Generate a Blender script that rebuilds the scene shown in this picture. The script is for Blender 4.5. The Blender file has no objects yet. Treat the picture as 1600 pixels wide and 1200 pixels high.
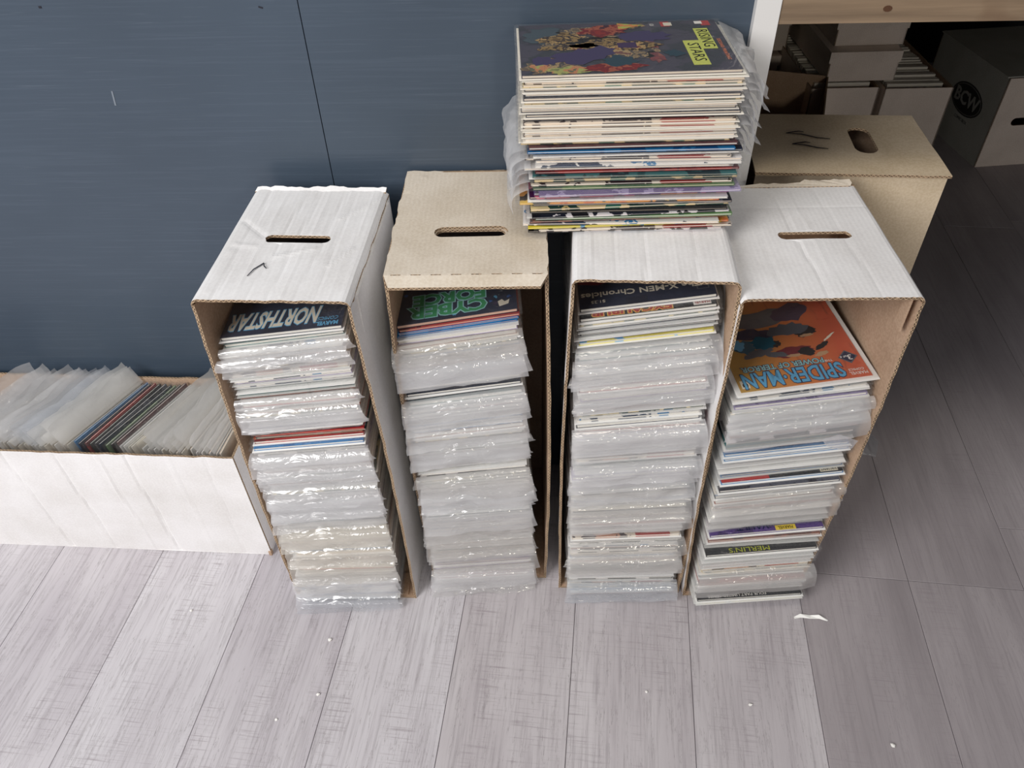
import bpy, bmesh, math, random
from mathutils import Vector, Matrix, noise
from mathutils.geometry import delaunay_2d_cdt
random.seed(7)
R = math.radians
scn = bpy.context.scene
COL = scn.collection

# ------------------------------------------------------------------ camera
F_PX, CAM_H, PITCH, ROLL = 1210.5, 1.2981, 0.75233, -0.033835
cam_d = bpy.data.cameras.new('camera'); cam = bpy.data.objects.new('camera', cam_d); COL.objects.link(cam)
fw = Vector((0, math.cos(PITCH), -math.sin(PITCH))); rt = Vector((1, 0, 0)); up = rt.cross(fw)
r2 = math.cos(ROLL) * rt + math.sin(ROLL) * up; u2 = -math.sin(ROLL) * rt + math.cos(ROLL) * up
cam.matrix_world = Matrix(((r2.x, u2.x, -fw.x, 0), (r2.y, u2.y, -fw.y, 0), (r2.z, u2.z, -fw.z, CAM_H), (0, 0, 0, 1)))
cam_d.sensor_width = 36; cam_d.lens = 36 * F_PX / 1600; cam_d.clip_start = .02
scn.camera = cam

# ------------------------------------------------------------------ light and exposure
w = bpy.data.worlds.new('room_light'); scn.world = w; w.use_nodes = True
w.node_tree.nodes['Background'].inputs[0].default_value = (.88, .91, 1.0, 1)
w.node_tree.nodes['Background'].inputs[1].default_value = .22

def area(name, loc, target, sx, sy, power, col):
    d = bpy.data.lights.new(name, 'AREA'); d.shape = 'RECTANGLE'; d.size = sx; d.size_y = sy
    d.energy = power; d.color = col
    o = bpy.data.objects.new(name, d); COL.objects.link(o); o.location = loc
    o.rotation_euler = (Vector(target) - Vector(loc)).to_track_quat('-Z', 'Y').to_euler()
    return o
area('window_daylight', (-1.95, -1.0, 2.1), (0, .9, .3), 1.4, 1.5, 76, (1, .985, .97))
area('ceiling_daylight', (.1, .55, 3.1), (0, .8, 0), 1.2, .5, 12, (1, .93, .80))
area('added_glint_light', (.6, -2.3, 1.45), (.2, .9, .4), .14, .28, 11, (1, .93, .78))  # added small warm lamp for glints on the sleeves, no known source there
scn.view_settings.view_transform = 'Standard'; scn.view_settings.look = 'None'
scn.view_settings.gamma = 1; scn.view_settings.use_curve_mapping = False
scn.view_settings.exposure = 0.25
scn.cycles.transparent_max_bounces = 28
scn.cycles.max_bounces = 6
scn.cycles.caustics_reflective = False; scn.cycles.caustics_refractive = False

# ------------------------------------------------------------------ materials
def srgb(*c):
    if len(c) == 1: c = c[0]
    return tuple((v / 255 / 12.92 if v / 255 <= .04045 else ((v / 255 + .055) / 1.055) ** 2.4) for v in c) + (1,)

class NT:
    def __init__(s, name):
        s.m = bpy.data.materials.new(name); s.m.use_nodes = True; s.t = s.m.node_tree
        s.b = s.t.nodes['Principled BSDF']; s.out = s.t.nodes['Material Output']
    def n(s, kind, **kw):
        x = s.t.nodes.new(kind)
        for k, v in kw.items():
            if k in x.inputs: x.inputs[k].default_value = v
            else: setattr(x, k, v)
        return x
    def l(s, a, b): s.t.links.new(a, b)
    def ramp(s, fac, stops, interp='LINEAR'):
        x = s.n('ShaderNodeValToRGB'); x.color_ramp.interpolation = interp
        e = x.color_ramp.elements
        while len(e) < len(stops): e.new(.5)
        for q, (p, c) in zip(e, stops): q.position = p; q.color = c
        s.l(fac, x.inputs[0]); return x.outputs[0]
    def coords(s, scale=(1, 1, 1), rot=(0, 0, 0), kind='Object'):
        tc = s.n('ShaderNodeTexCoord'); mp = s.n('ShaderNodeMapping')
        mp.inputs['Scale'].default_value = scale; mp.inputs['Rotation'].default_value = rot
        s.l(tc.outputs[kind], mp.inputs[0]); return mp.outputs[0]
    def noise(s, vec, scale, detail=3, rough=.55):
        x = s.n('ShaderNodeTexNoise', Scale=scale, Detail=detail, Roughness=rough); s.l(vec, x.inputs['Vector']); return x.outputs['Fac']
    def bump(s, h, strength, dist):
        x = s.n('ShaderNodeBump', Strength=strength, Distance=dist); s.l(h, x.inputs['Height']); s.l(x.outputs[0], s.b.inputs['Normal']); return x
    def mixc(s, fac, a, b, mode='MIX'):
        x = s.n('ShaderNodeMix'); x.data_type = 'RGBA'; x.blend_type = mode
        for i, v in ((0, fac), (6, a), (7, b)):
            if hasattr(v, 'default_value') or hasattr(v, 'links'): s.l(v, x.inputs[i])
            else: x.inputs[i].default_value = v
        return x.outputs[2]

def mat_plain(name, c, rough=.6, spec=.4, var=.0, vs=30):
    k = NT(name); k.b.inputs['Roughness'].default_value = rough; k.b.inputs['Specular IOR Level'].default_value = spec
    v = k.coords(); f = k.noise(v, vs, 4)
    lo = tuple(x * (1 - var) for x in c[:3]) + (1,); hi = tuple(min(1, x * (1 + var)) for x in c[:3]) + (1,)
    k.l(k.ramp(f, [(.3, lo), (.7, hi)]), k.b.inputs['Base Color'])
    return k.m

def mat_board(name, c, stain, flute=(0, 0, 1), rough=.62, fs=900, spec=.3):
    k = NT(name); k.b.inputs['Roughness'].default_value = rough; k.b.inputs['Specular IOR Level'].default_value = spec
    v = k.coords(); f = k.noise(v, 9, 5); g = k.noise(v, 260, 2)
    base = k.ramp(f, [(.32, stain), (.62, c)])
    k.l(k.mixc(.12, base, k.ramp(g, [(.4, (0, 0, 0, 1)), (.6, (1, 1, 1, 1))]), 'SOFT_LIGHT'), k.b.inputs['Base Color'])
    sp = k.n('ShaderNodeSeparateXYZ'); k.l(v, sp.inputs[0])
    ax = [i for i, q in enumerate(flute) if q][0]
    wv = k.n('ShaderNodeMath', operation='MULTIPLY'); wv.inputs[1].default_value = fs; k.l(sp.outputs[ax], wv.inputs[0])
    sn = k.n('ShaderNodeMath', operation='SINE'); k.l(wv.outputs[0], sn.inputs[0])
    ad = k.n('ShaderNodeMath', operation='MULTIPLY_ADD'); k.l(sn.outputs[0], ad.inputs[0]); ad.inputs[1].default_value = .12; k.l(f, ad.inputs[2])
    k.bump(ad.outputs[0], .28, .0012)
    return k.m

def mat_flute(name, light, dark):
    k = NT(name); k.b.inputs['Roughness'].default_value = .85
    tc = k.n('ShaderNodeTexCoord'); sp = k.n('ShaderNodeSeparateXYZ'); k.l(tc.outputs['UV'], sp.inputs[0])
    a = k.n('ShaderNodeMath', operation='MULTIPLY'); a.inputs[1].default_value = 2 * math.pi / .0068; k.l(sp.outputs[0], a.inputs[0])
    s = k.n('ShaderNodeMath', operation='SINE'); k.l(a.outputs[0], s.inputs[0])
    m = k.n('ShaderNodeMath', operation='MULTIPLY_ADD'); m.inputs[1].default_value = .30; m.inputs[2].default_value = .5; k.l(s.outputs[0], m.inputs[0])
    d = k.n('ShaderNodeMath', operation='SUBTRACT'); k.l(sp.outputs[1], d.inputs[0]); k.l(m.outputs[0], d.inputs[1])
    ab = k.n('ShaderNodeMath', operation='ABSOLUTE'); k.l(d.outputs[0], ab.inputs[0])
    c = k.ramp(ab.outputs[0], [(.10, light), (.24, dark)])
    e = k.n('ShaderNodeMath', operation='SUBTRACT'); k.l(sp.outputs[1], e.inputs[0]); e.inputs[1].default_value = .5
    ea = k.n('ShaderNodeMath', operation='ABSOLUTE'); k.l(e.outputs[0], ea.inputs[0])
    f2 = k.ramp(ea.outputs[0], [(.36, (0, 0, 0, 1)), (.42, (1, 1, 1, 1))])
    nz = k.noise(k.coords(), 120, 3)
    c2 = k.mixc(f2, c, light); c3 = k.mixc(k.ramp(nz, [(.45, (0, 0, 0, 1)), (.75, (.55, .55, .55, 1))]), c2, light)
    k.l(c3, k.b.inputs['Base Color'])
    return k.m

def mat_print(name, cols, scale=14, stretch=(1, 1, 1), rough=.28, seed=0.0):
    k = NT(name); k.b.inputs['Roughness'].default_value = rough
    tc = k.n('ShaderNodeTexCoord'); mp = k.n('ShaderNodeMapping'); mp.inputs['Scale'].default_value = stretch
    mp.inputs['Location'].default_value = (seed * 3.1, seed * 1.7, seed)
    k.l(tc.outputs['Object'], mp.inputs[0])
    f = k.noise(mp.outputs[0], scale, 4, .6)
    n = len(cols); st = [(.30 + .4 * i / n, c) for i, c in enumerate(cols)]
    k.l(k.ramp(f, st, 'CONSTANT'), k.b.inputs['Base Color'])
    return k.m

def mat_edge(name, c, dark, rough=.8):   # page block edges: fine sheets
    k = NT(name); k.b.inputs['Roughness'].default_value = rough
    v = k.coords((3, 3, 1400)); f = k.noise(v, 1.2, 2)
    k.l(k.ramp(f, [(.34, dark), (.52, c)]), k.b.inputs['Base Color'])
    return k.m

def mat_film(name, haze, col=(1, 1, 1, 1), gloss=.20, tl_=.45, rough=.16, bs=22, bstr=.8):
    k = NT(name); k.t.nodes.remove(k.b)
    tr = k.n('ShaderNodeBsdfTransparent'); df = k.n('ShaderNodeBsdfDiffuse'); tl = k.n('ShaderNodeBsdfTranslucent'); gl = k.n('ShaderNodeBsdfGlossy', Roughness=rough)
    df.inputs['Color'].default_value = col; tl.inputs['Color'].default_value = col
    tr.inputs['Color'].default_value = (.995, .995, .995, 1)
    v = k.coords((1, 1, 1)); n1 = k.n('ShaderNodeTexNoise', Scale=bs, Detail=3, Roughness=.5, Distortion=.9); k.l(v, n1.inputs['Vector'])
    rg = k.ramp(n1.outputs['Fac'], [(.40, (0, 0, 0, 1)), (.5, (1, 1, 1, 1)), (.60, (0, 0, 0, 1))])
    ad = k.n('ShaderNodeMath', operation='MULTIPLY_ADD'); k.l(rg, ad.inputs[0]); ad.inputs[1].default_value = .25; k.l(n1.outputs['Fac'], ad.inputs[2])
    bp = k.n('ShaderNodeBump', Strength=bstr, Distance=.006); k.l(ad.outputs[0], bp.inputs['Height'])
    k.l(bp.outputs[0], gl.inputs['Normal'])
    m0 = k.n('ShaderNodeMixShader', Fac=tl_); k.l(df.outputs[0], m0.inputs[1]); k.l(tl.outputs[0], m0.inputs[2])
    m1 = k.n('ShaderNodeMixShader', Fac=haze); k.l(tr.outputs[0], m1.inputs[1]); k.l(m0.outputs[0], m1.inputs[2])
    lw = k.n('ShaderNodeLayerWeight', Blend=.35); k.l(bp.outputs[0], lw.inputs['Normal'])
    mm = k.n('ShaderNodeMath', operation='MULTIPLY_ADD'); k.l(lw.outputs['Facing'], mm.inputs[0]); mm.inputs[1].default_value = .18; mm.inputs[2].default_value = gloss * .35
    m2 = k.n('ShaderNodeMixShader'); k.l(mm.outputs[0], m2.inputs[0]); k.l(m1.outputs[0], m2.inputs[1]); k.l(gl.outputs[0], m2.inputs[2])
    k.l(m2.outputs[0], k.out.inputs['Surface'])
    return k.m

M = {}
M['white_board'] = mat_board('white_cardboard', srgb(238, 237, 238), srgb(226, 224, 224), (1, 0, 0))
M['white_board_side'] = mat_board('white_cardboard_side', srgb(234, 232, 232), srgb(222, 219, 217), (0, 1, 0))
M['cream_board'] = mat_board('aged_cream_cardboard', srgb(222, 211, 196), srgb(205, 192, 174), (1, 0, 0))
M['kraft'] = mat_board('kraft_cardboard', srgb(208, 190, 164), srgb(194, 175, 147), (0, 0, 1), .8, 520)
M['kraft_in'] = mat_board('kraft_liner', srgb(186, 158, 134), srgb(168, 140, 116), (0, 0, 1), .85)
M['flute'] = mat_flute('corrugated_edge', srgb(186, 160, 130), srgb(74, 56, 42))
M['ink'] = mat_plain('marker_ink', srgb(28, 27, 38), .5)
M['paper_w'] = mat_edge('white_paper_edge', srgb(238, 235, 226), srgb(206, 200, 190))
M['paper_c'] = mat_edge('cream_paper_edge', srgb(236, 223, 206), srgb(198, 176, 148))
M['paper_t'] = mat_edge('tan_paper_edge', srgb(196, 178, 156), srgb(140, 120, 100))
M['paper_p'] = mat_edge('pinkish_paper_edge', srgb(226, 188, 164), srgb(180, 130, 108))
M['bboard'] = mat_plain('backing_board_white', srgb(244, 243, 240), .45, .4, .02)
M['bboard_c'] = mat_plain('backing_board_cream', srgb(240, 234, 222), .5, .4, .03)
M['bboard_g'] = mat_plain('backing_board_grey', srgb(214, 214, 210), .5, .4, .03)
M['film_clear'] = mat_film('clear_film', .06, gloss=.12)
M['film'] = mat_film('hazy_film', .42, srgb(250, 250, 252))
M['film_warm'] = mat_film('warm_hazy_film', .42, srgb(250, 246, 238))
M['film_cool'] = mat_film('cool_hazy_film', .30, srgb(242, 246, 253))
M['film_grey'] = mat_film('greyish_hazy_film', .36, srgb(243, 241, 239))
M['film_up'] = mat_film('standing_hazy_film', .62, srgb(254, 253, 251), .08, .6)
M['tape'] = mat_film('tape_film', .42, srgb(245, 245, 250), .4)

def cmat(name, c): return mat_print(name, c, 16, seed=random.random() * 9)
C = {
 'navy': cmat('navy_cover_print', [srgb(20, 27, 50), srgb(26, 36, 62), srgb(32, 44, 70)]),
 'black': cmat('black_cover_print', [srgb(20, 21, 26), srgb(28, 30, 36), srgb(40, 40, 46)]),
 'red': cmat('red_cover_print', [srgb(160, 34, 38), srgb(184, 48, 46), srgb(120, 26, 34)]),
 'blue': cmat('blue_cover_print', [srgb(30, 110, 170), srgb(44, 130, 190), srgb(22, 90, 150)]),
 'yellow': cmat('yellow_cover_print', [srgb(240, 222, 70), srgb(244, 230, 90), srgb(90, 170, 215)]),
 'purple': cmat('purple_cover_print', [srgb(70, 44, 110), srgb(84, 56, 128), srgb(60, 36, 96)]),
 'teal': cmat('teal_cover_print', [srgb(30, 60, 66), srgb(60, 110, 112), srgb(36, 80, 84)]),
 'slate': cmat('slate_cover_print', [srgb(66, 68, 82), srgb(96, 98, 112), srgb(50, 50, 62)]),
 'green': cmat('green_cover_print', [srgb(84, 120, 84), srgb(104, 140, 92), srgb(60, 92, 74)]),
 'lilac': cmat('lilac_cover_print', [srgb(150, 136, 178), srgb(170, 156, 196), srgb(120, 104, 150)]),
 'orange': cmat('orange_cover_print', [srgb(220, 120, 60), srgb(235, 160, 60), srgb(40, 30, 30), srgb(230, 190, 90)]),
 'brown': cmat('brown_cover_print', [srgb(110, 60, 46), srgb(150, 84, 62), srgb(80, 44, 38)]),
 'white': cmat('white_cover_print', [srgb(238, 236, 232), srgb(226, 222, 220), srgb(214, 208, 206)]),
 'mixa': cmat('mixed_cover_print_red_cream', [srgb(170, 60, 56), srgb(226, 212, 196), srgb(60, 40, 46), srgb(200, 150, 126)]),
 'mixb': cmat('mixed_cover_print_blue_white', [srgb(60, 130, 180), srgb(236, 232, 228), srgb(40, 60, 90), srgb(220, 220, 226)]),
 'mixc': cmat('mixed_cover_print_black_white', [srgb(22, 22, 30), srgb(30, 34, 48), srgb(232, 226, 228), srgb(24, 24, 30)]),
 'mixd': cmat('mixed_cover_print_green_tan', [srgb(60, 120, 100), srgb(220, 200, 150), srgb(40, 70, 60), srgb(200, 180, 120)]),
 'mixe': cmat('mixed_cover_print_pink_plum', [srgb(90, 24, 70), srgb(200, 80, 120), srgb(60, 20, 60), srgb(230, 160, 70)]),
 'wine': cmat('wine_cover_print', [srgb(88, 56, 62), srgb(100, 66, 70), srgb(76, 46, 54)]),
}
def flat(name, *c): return mat_plain(name, srgb(*c), .35, .4)
INK = {k: flat(k + '_printing_ink', *v) for k, v in {
 'white': (236, 232, 226), 'cream': (222, 214, 196), 'sky': (96, 172, 214), 'blue': (40, 96, 170), 'navy': (24, 32, 70), 'black': (22, 22, 26),
 'green': (52, 146, 92), 'mint': (150, 202, 204), 'red': (178, 48, 44), 'gold': (236, 186, 96), 'yellow': (238, 206, 60), 'lime': (206, 212, 92),
 'grey': (92, 96, 104), 'teal': (40, 92, 112), 'maroon': (122, 36, 46), 'tan': (196, 156, 118), 'dusk': (70, 64, 92), 'orange': (222, 120, 70), 'olive': (120, 112, 60), 'plum': (70, 56, 84)}.items()}

# ------------------------------------------------------------------ helpers
def tag(o, label=None, cat=None, group=None, kind=None):
    if label: o['label'] = label
    if cat: o['category'] = cat
    if group: o['group'] = group
    if kind: o['kind'] = kind
    return o
def empty(name, loc=(0, 0, 0), rz=0):
    o = bpy.data.objects.new(name, None); COL.objects.link(o); o.location = loc; o.rotation_euler = (0, 0, rz); o.empty_display_size = .02; return o
def mesh_obj(name, me, parent=None):
    o = bpy.data.objects.new(name, me); COL.objects.link(o)
    if parent: o.parent = parent
    return o
def mk(name, verts, faces, mats, fm=None, uvs=None, smooth=False):
    me = bpy.data.meshes.new(name); me.from_pydata([tuple(v) for v in verts], [], faces)
    for m in mats: me.materials.append(m)
    if fm: me.polygons.foreach_set('material_index', fm)
    if uvs:
        ul = me.uv_layers.new(name='uv'); i = 0
        for p, q in zip(me.polygons, uvs):
            for j, li in enumerate(p.loop_indices): ul.data[li].uv = q[j] if q else (0, 0)
    if smooth: me.polygons.foreach_set('use_smooth', [True] * len(me.polygons))
    me.update(); return me
def boxes(name, bl, mats):     # list of (x0,x1,y0,y1,z0,z1,mat)
    V = []; Fc = []; fm = []
    for b in bl:
        x0, x1, y0, y1, z0, z1 = b[:6]; n = len(V)
        V += [(x0, y0, z0), (x1, y0, z0), (x1, y1, z0), (x0, y1, z0), (x0, y0, z1), (x1, y0, z1), (x1, y1, z1), (x0, y1, z1)]
        Fc += [tuple(n + q for q in f) for f in ((3, 2, 1, 0), (4, 5, 6, 7), (0, 1, 5, 4), (1, 2, 6, 5), (2, 3, 7, 6), (3, 0, 4, 7))]
        fm += [b[6] if len(b) > 6 else 0] * 6
    return mk(name, V, Fc, mats, fm)

def panel(name, outline, holes, T, fn, mats, step=None, hfn=None, skip_edges=()):
    """a sheet of cardboard: 2D outline with holes, thickness T, mapped by fn(a,b,c); c=0 outside, c=T inside"""
    pts = [Vector(p) for p in outline]; edges = []; n = len(pts)
    edges += [(i, (i + 1) % n) for i in range(n)]
    loops = [list(range(n))]
    for h in holes:
        k = len(pts); pts += [Vector(p) for p in h]; edges += [(k + i, k + (i + 1) % len(h)) for i in range(len(h))]
        loops.append([k + i for i in range(len(h))])
    def inside(p, poly):
        c = False; m = len(poly)
        for i in range(m):
            x1, y1 = poly[i]; x2, y2 = poly[i - 1]
            if (y1 > p[1]) != (y2 > p[1]) and p[0] < (x2 - x1) * (p[1] - y1) / (y2 - y1) + x1: c = not c
        return c
    if step:
        xs = [p[0] for p in outline]; ys = [p[1] for p in outline]
        a = min(xs) + step / 2
        while a < max(xs):
            b = min(ys) + step / 2
            while b < max(ys):
                if inside((a, b), outline) and not any(inside((a, b), h) for h in holes): pts.append(Vector((a, b)))
                b += step
            a += step
    ov, oe, of, *_ = delaunay_2d_cdt(pts, edges, [], 0, 1e-6)
    keep = []
    for f in of:
        c = sum((ov[i] for i in f), Vector((0, 0))) / len(f)
        if inside(c, outline) and not any(inside(c, h) for h in holes): keep.append(tuple(f))
    nv = len(ov); H = hfn or (lambda a, b: 0)
    V = [fn(v[0], v[1], -H(v[0], v[1])) for v in ov] + [fn(v[0], v[1], T - H(v[0], v[1])) for v in ov]
    cnt = {}
    for f in keep:
        for i in range(len(f)):
            e = (f[i], f[(i + 1) % len(f)]); cnt[e] = cnt.get(e, 0) + 1
    Fc = [f for f in keep] + [tuple(nv + i for i in reversed(f)) for f in keep]
    fm = [0] * len(keep) + [1] * len(keep); uv = [None] * len(Fc)
    for (i, j) in cnt:
        if (j, i) not in cnt:
            Fc.append((j, i, nv + i, nv + j)); fm.append(2)
            d = ov[j] - ov[i]
            if abs(d[0]) > abs(d[1]): ui, uj = ov[i][0], ov[j][0]
            else: ui, uj = ov[i][1], ov[j][1]
            uv.append([(uj, 0), (ui, 0), (ui, 1), (uj, 1)])
    me = mk(name, V, Fc, mats, fm, uv)
    return me

def jag(p, q, n, amp):    # a torn or cut cardboard edge between two points
    out = []
    for i in range(n):
        t = i / n; a = p[0] + (q[0] - p[0]) * t; b = p[1] + (q[1] - p[1]) * t
        j = 0 if i == 0 else random.uniform(-amp, amp)
        out.append((a + (j if abs(q[1] - p[1]) > abs(q[0] - p[0]) else 0), b + (j if abs(q[1] - p[1]) <= abs(q[0] - p[0]) else 0)))
    return out
def slot(cx, cy, L, Wd, jit=.0, n=8, vertical=False):
    r = Wd / 2; out = []
    for i in range(n + 1):
        a = -math.pi / 2 + math.pi * i / n; out.append((L / 2 - r + r * math.cos(a), r * math.sin(a)))
    for i in range(n + 1):
        a = math.pi / 2 + math.pi * i / n; out.append((-L / 2 + r + r * math.cos(a), r * math.sin(a)))
    out = [(a + random.uniform(-jit, jit), b + random.uniform(-jit, jit)) for a, b in out]
    if vertical: out = [(b, a) for a, b in out]
    return [(cx + a, cy + b) for a, b in out]
T = .004

def creases(lines, blobs=()):
    """small height field: long shallow grooves / ridges in the sheet"""
    def h(a, b):
        v = 0
        for (x0, k, dp, wd) in lines:
            d = a - (x0 + k * b + .0015 * math.sin(b * 40 + x0 * 90)); v += .5 * dp * math.exp(-(d / wd) ** 2) * (.75 + .25 * math.sin(b * 23 + x0 * 300))
        v += .0010 * noise.noise(Vector((a * 9, b * 14, 3.3)))
        for (p, q, dp, wd) in blobs:
            ab = Vector(q) - Vector(p); t = max(0, min(1, (Vector((a, b)) - Vector(p)).dot(ab) / ab.length_squared))
            d = (Vector((a, b)) - Vector(p) - ab * t).length; v += .5 * dp * math.exp(-(d / (wd * 1.7)) ** 2)
        return v
    return h

def comic_box(x, y, yaw, wt, wb, D, H, label, top_mats, out, hole, hfn, top_extra=None, name='comic_storage_box', fold=0, top_out=None):
    """storage box standing on its end, open side towards the room"""
    root = empty(name, (x, y, 0), yaw); tag(root, label, 'box')
    hw = lambda z: (wb + (wt - wb) * z / H) / 2
    inn, fl = M['kraft_in'], M['flute']
    def rough(z): return .0012 * noise.noise(Vector((z * 45, x * 7, 0)))
    for s in (-1, 1):
        H2 = H - (.0012 if fold else .0098); ol = jag((0, 0), (0, H2), 40, .0014) + [(0, H2)] + jag((D, H2), (D, 0), 10, .0004) + [(D, 0)]
        bow = lambda b: .006 * math.sin(math.pi * b / H)
        me = panel('side_panel', ol, [], T, (lambda a, b, c, s=s: (s * (hw(b) - c + bow(b) * (1 - a / D) + rough(b)), a, b)), [out, inn, fl], .03)
        mesh_obj('side_panel', me, root)
    mesh_obj('back_panel', panel('back_panel', [(-1, 0), (1, 0), (1, H), (-1, H)], [], T, lambda a, b, c: (a * (hw(b) - T), D - c, b), [out, inn, fl]), root)
    mesh_obj('lower_end_panel', panel('lower_end_panel', [(-1, 0), (1, 0), (1, D - T), (-1, D - T)], [], T, lambda a, b, c: (a * (wb / 2 - T), b, c + .0003), [out, inn, fl]), root)
    for k, px in enumerate((-.34, .28)):       # short glued tabs on the lower end
        mesh_obj('end_tab', boxes('end_tab', [(px * wb - .035, px * wb + .035, .004, .05, T + .0004, T + .0034)], [inn]), root)
    w2 = wt / 2
    if hole:
        hs = [slot(*hole, jit=.0007)]
    else: hs = []
    if fold:
        f = -fold
        ol = [(-w2, 0), (-w2 + .008, f), *jag((-w2 + .008, f), (w2 - .010, f), 14, .0005), (w2 - .010, f), (w2, 0)] + jag((w2, 0), (w2, D), 24, .0014) + jag((w2, D), (-w2, D), 20, .0022) + jag((-w2, D), (-w2, 0), 24, .0026)
        ol = [p for i, p in enumerate(ol) if i == 0 or (Vector(p) - Vector(ol[i - 1])).length > 1e-5]
        for i in range(8): hs.append(slot(-w2 + .016 + i * (wt - .03) / 7, .0, .014, .0016, n=3))
        zt = lambda a, b, c: (a, b, H - c + (.0 if b > 0 else b * .25))
    else:
        ol = jag((-w2, 0), (w2, 0), 64, .0006) + jag((w2, 0), (w2, D), 14, .0003) + jag((w2, D), (-w2, D), 24, .0022) + jag((-w2, D), (-w2, 0), 14, .0003)
        def zt(a, b, c):
            q = max(0, (abs(a) - (w2 - .010)) / .0103); d = .0110 * (1 - math.sqrt(max(0, 1 - min(1, q) ** 2)))
            return (a * 1.004, b, H + .0004 - c - d)
    me = panel('top_end_panel', ol, hs, T, zt, [top_out or top_mats, inn, fl], .0045 if hfn else .02, hfn)
    tp = mesh_obj('top_end_panel', me, root)
    return root, tp

def ribbon(name, pts, wd, mat, parent, closed=False):
    """a pen stroke: flat strip a hair above a sheet; pts are 3-D with z up"""
    V = []; Fc = []
    for i, p in enumerate(pts):
        p = Vector(p); a = Vector(pts[max(i - 1, 0)]); b = Vector(pts[min(i + 1, len(pts) - 1)])
        d = (b - a).normalized(); n = Vector((-d.y, d.x, 0)) * wd / 2 * (1 - .5 * abs(2 * i / (len(pts) - 1) - 1))
        V += [p - n, p + n, p - n + Vector((0, 0, .0003)), p + n + Vector((0, 0, .0003))]
    for i in range(len(pts) - 1):
        a = 4 * i; b = a + 4
        Fc += [(a + 2, b + 2, b + 3, a + 3), (a, a + 1, b + 1, b), (a, b, b + 2, a + 2), (a + 1, a + 3, b + 3, b + 1)]
    return mesh_obj(name, mk(name, V, Fc, [mat]), parent)

def text_mesh(s, size, mat, offset=0, extrude=.0001, shear=0, sx=1, space=1):
    cu = bpy.data.curves.new('lettering', 'FONT'); cu.body = s; cu.size = size; cu.offset = offset; cu.extrude = extrude; cu.shear = shear; cu.space_character = space
    cu.align_x = 'CENTER'; cu.align_y = 'CENTER'; cu.resolution_u = 2
    o = bpy.data.objects.new('t', cu); me = bpy.data.meshes.new_from_object(o); bpy.data.objects.remove(o); bpy.data.curves.remove(cu)
    me.name = 'lettering'; me.materials.clear(); me.materials.append(mat)
    if sx != 1: me.transform(Matrix.Scale(sx, 4, (1, 0, 0)))
    return me
def lettering(s, size, mat, parent, x, y, z, rot=0, outline=None, oo=.0012, name='title_lettering', **kw):
    if outline:
        o = mesh_obj(name + '_outline', text_mesh(s, size, outline, offset=kw.get('offset', 0) + oo, **{k: v for k, v in kw.items() if k != 'offset'}), parent)
        o.location = (x, y, z); o.rotation_euler.z = rot; z += .00012
    o = mesh_obj(name, text_mesh(s, size, mat, **kw), parent); o.location = (x, y, z); o.rotation_euler.z = rot
    return o
def poly(name, pts, mat, parent, z, h=.00012):
    n = len(pts); V = [(p[0], p[1], z) for p in pts] + [(p[0], p[1], z - h) for p in pts]
    Fc = [tuple(range(n)), tuple(reversed(range(n, 2 * n)))] + [(i, n + i, n + (i + 1) % n, (i + 1) % n) for i in range(n)]
    a = sum(pts[i][0] * pts[(i + 1) % n][1] - pts[(i + 1) % n][0] * pts[i][1] for i in range(n))
    if a < 0: Fc = [tuple(reversed(f)) for f in Fc]
    return mesh_obj(name, mk(name, V, Fc, [mat]), parent)
def rect(name, x0, x1, y0, y1, mat, parent, z): return poly(name, [(x0, y0), (x1, y0), (x1, y1), (x0, y1)], mat, parent, z)

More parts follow.
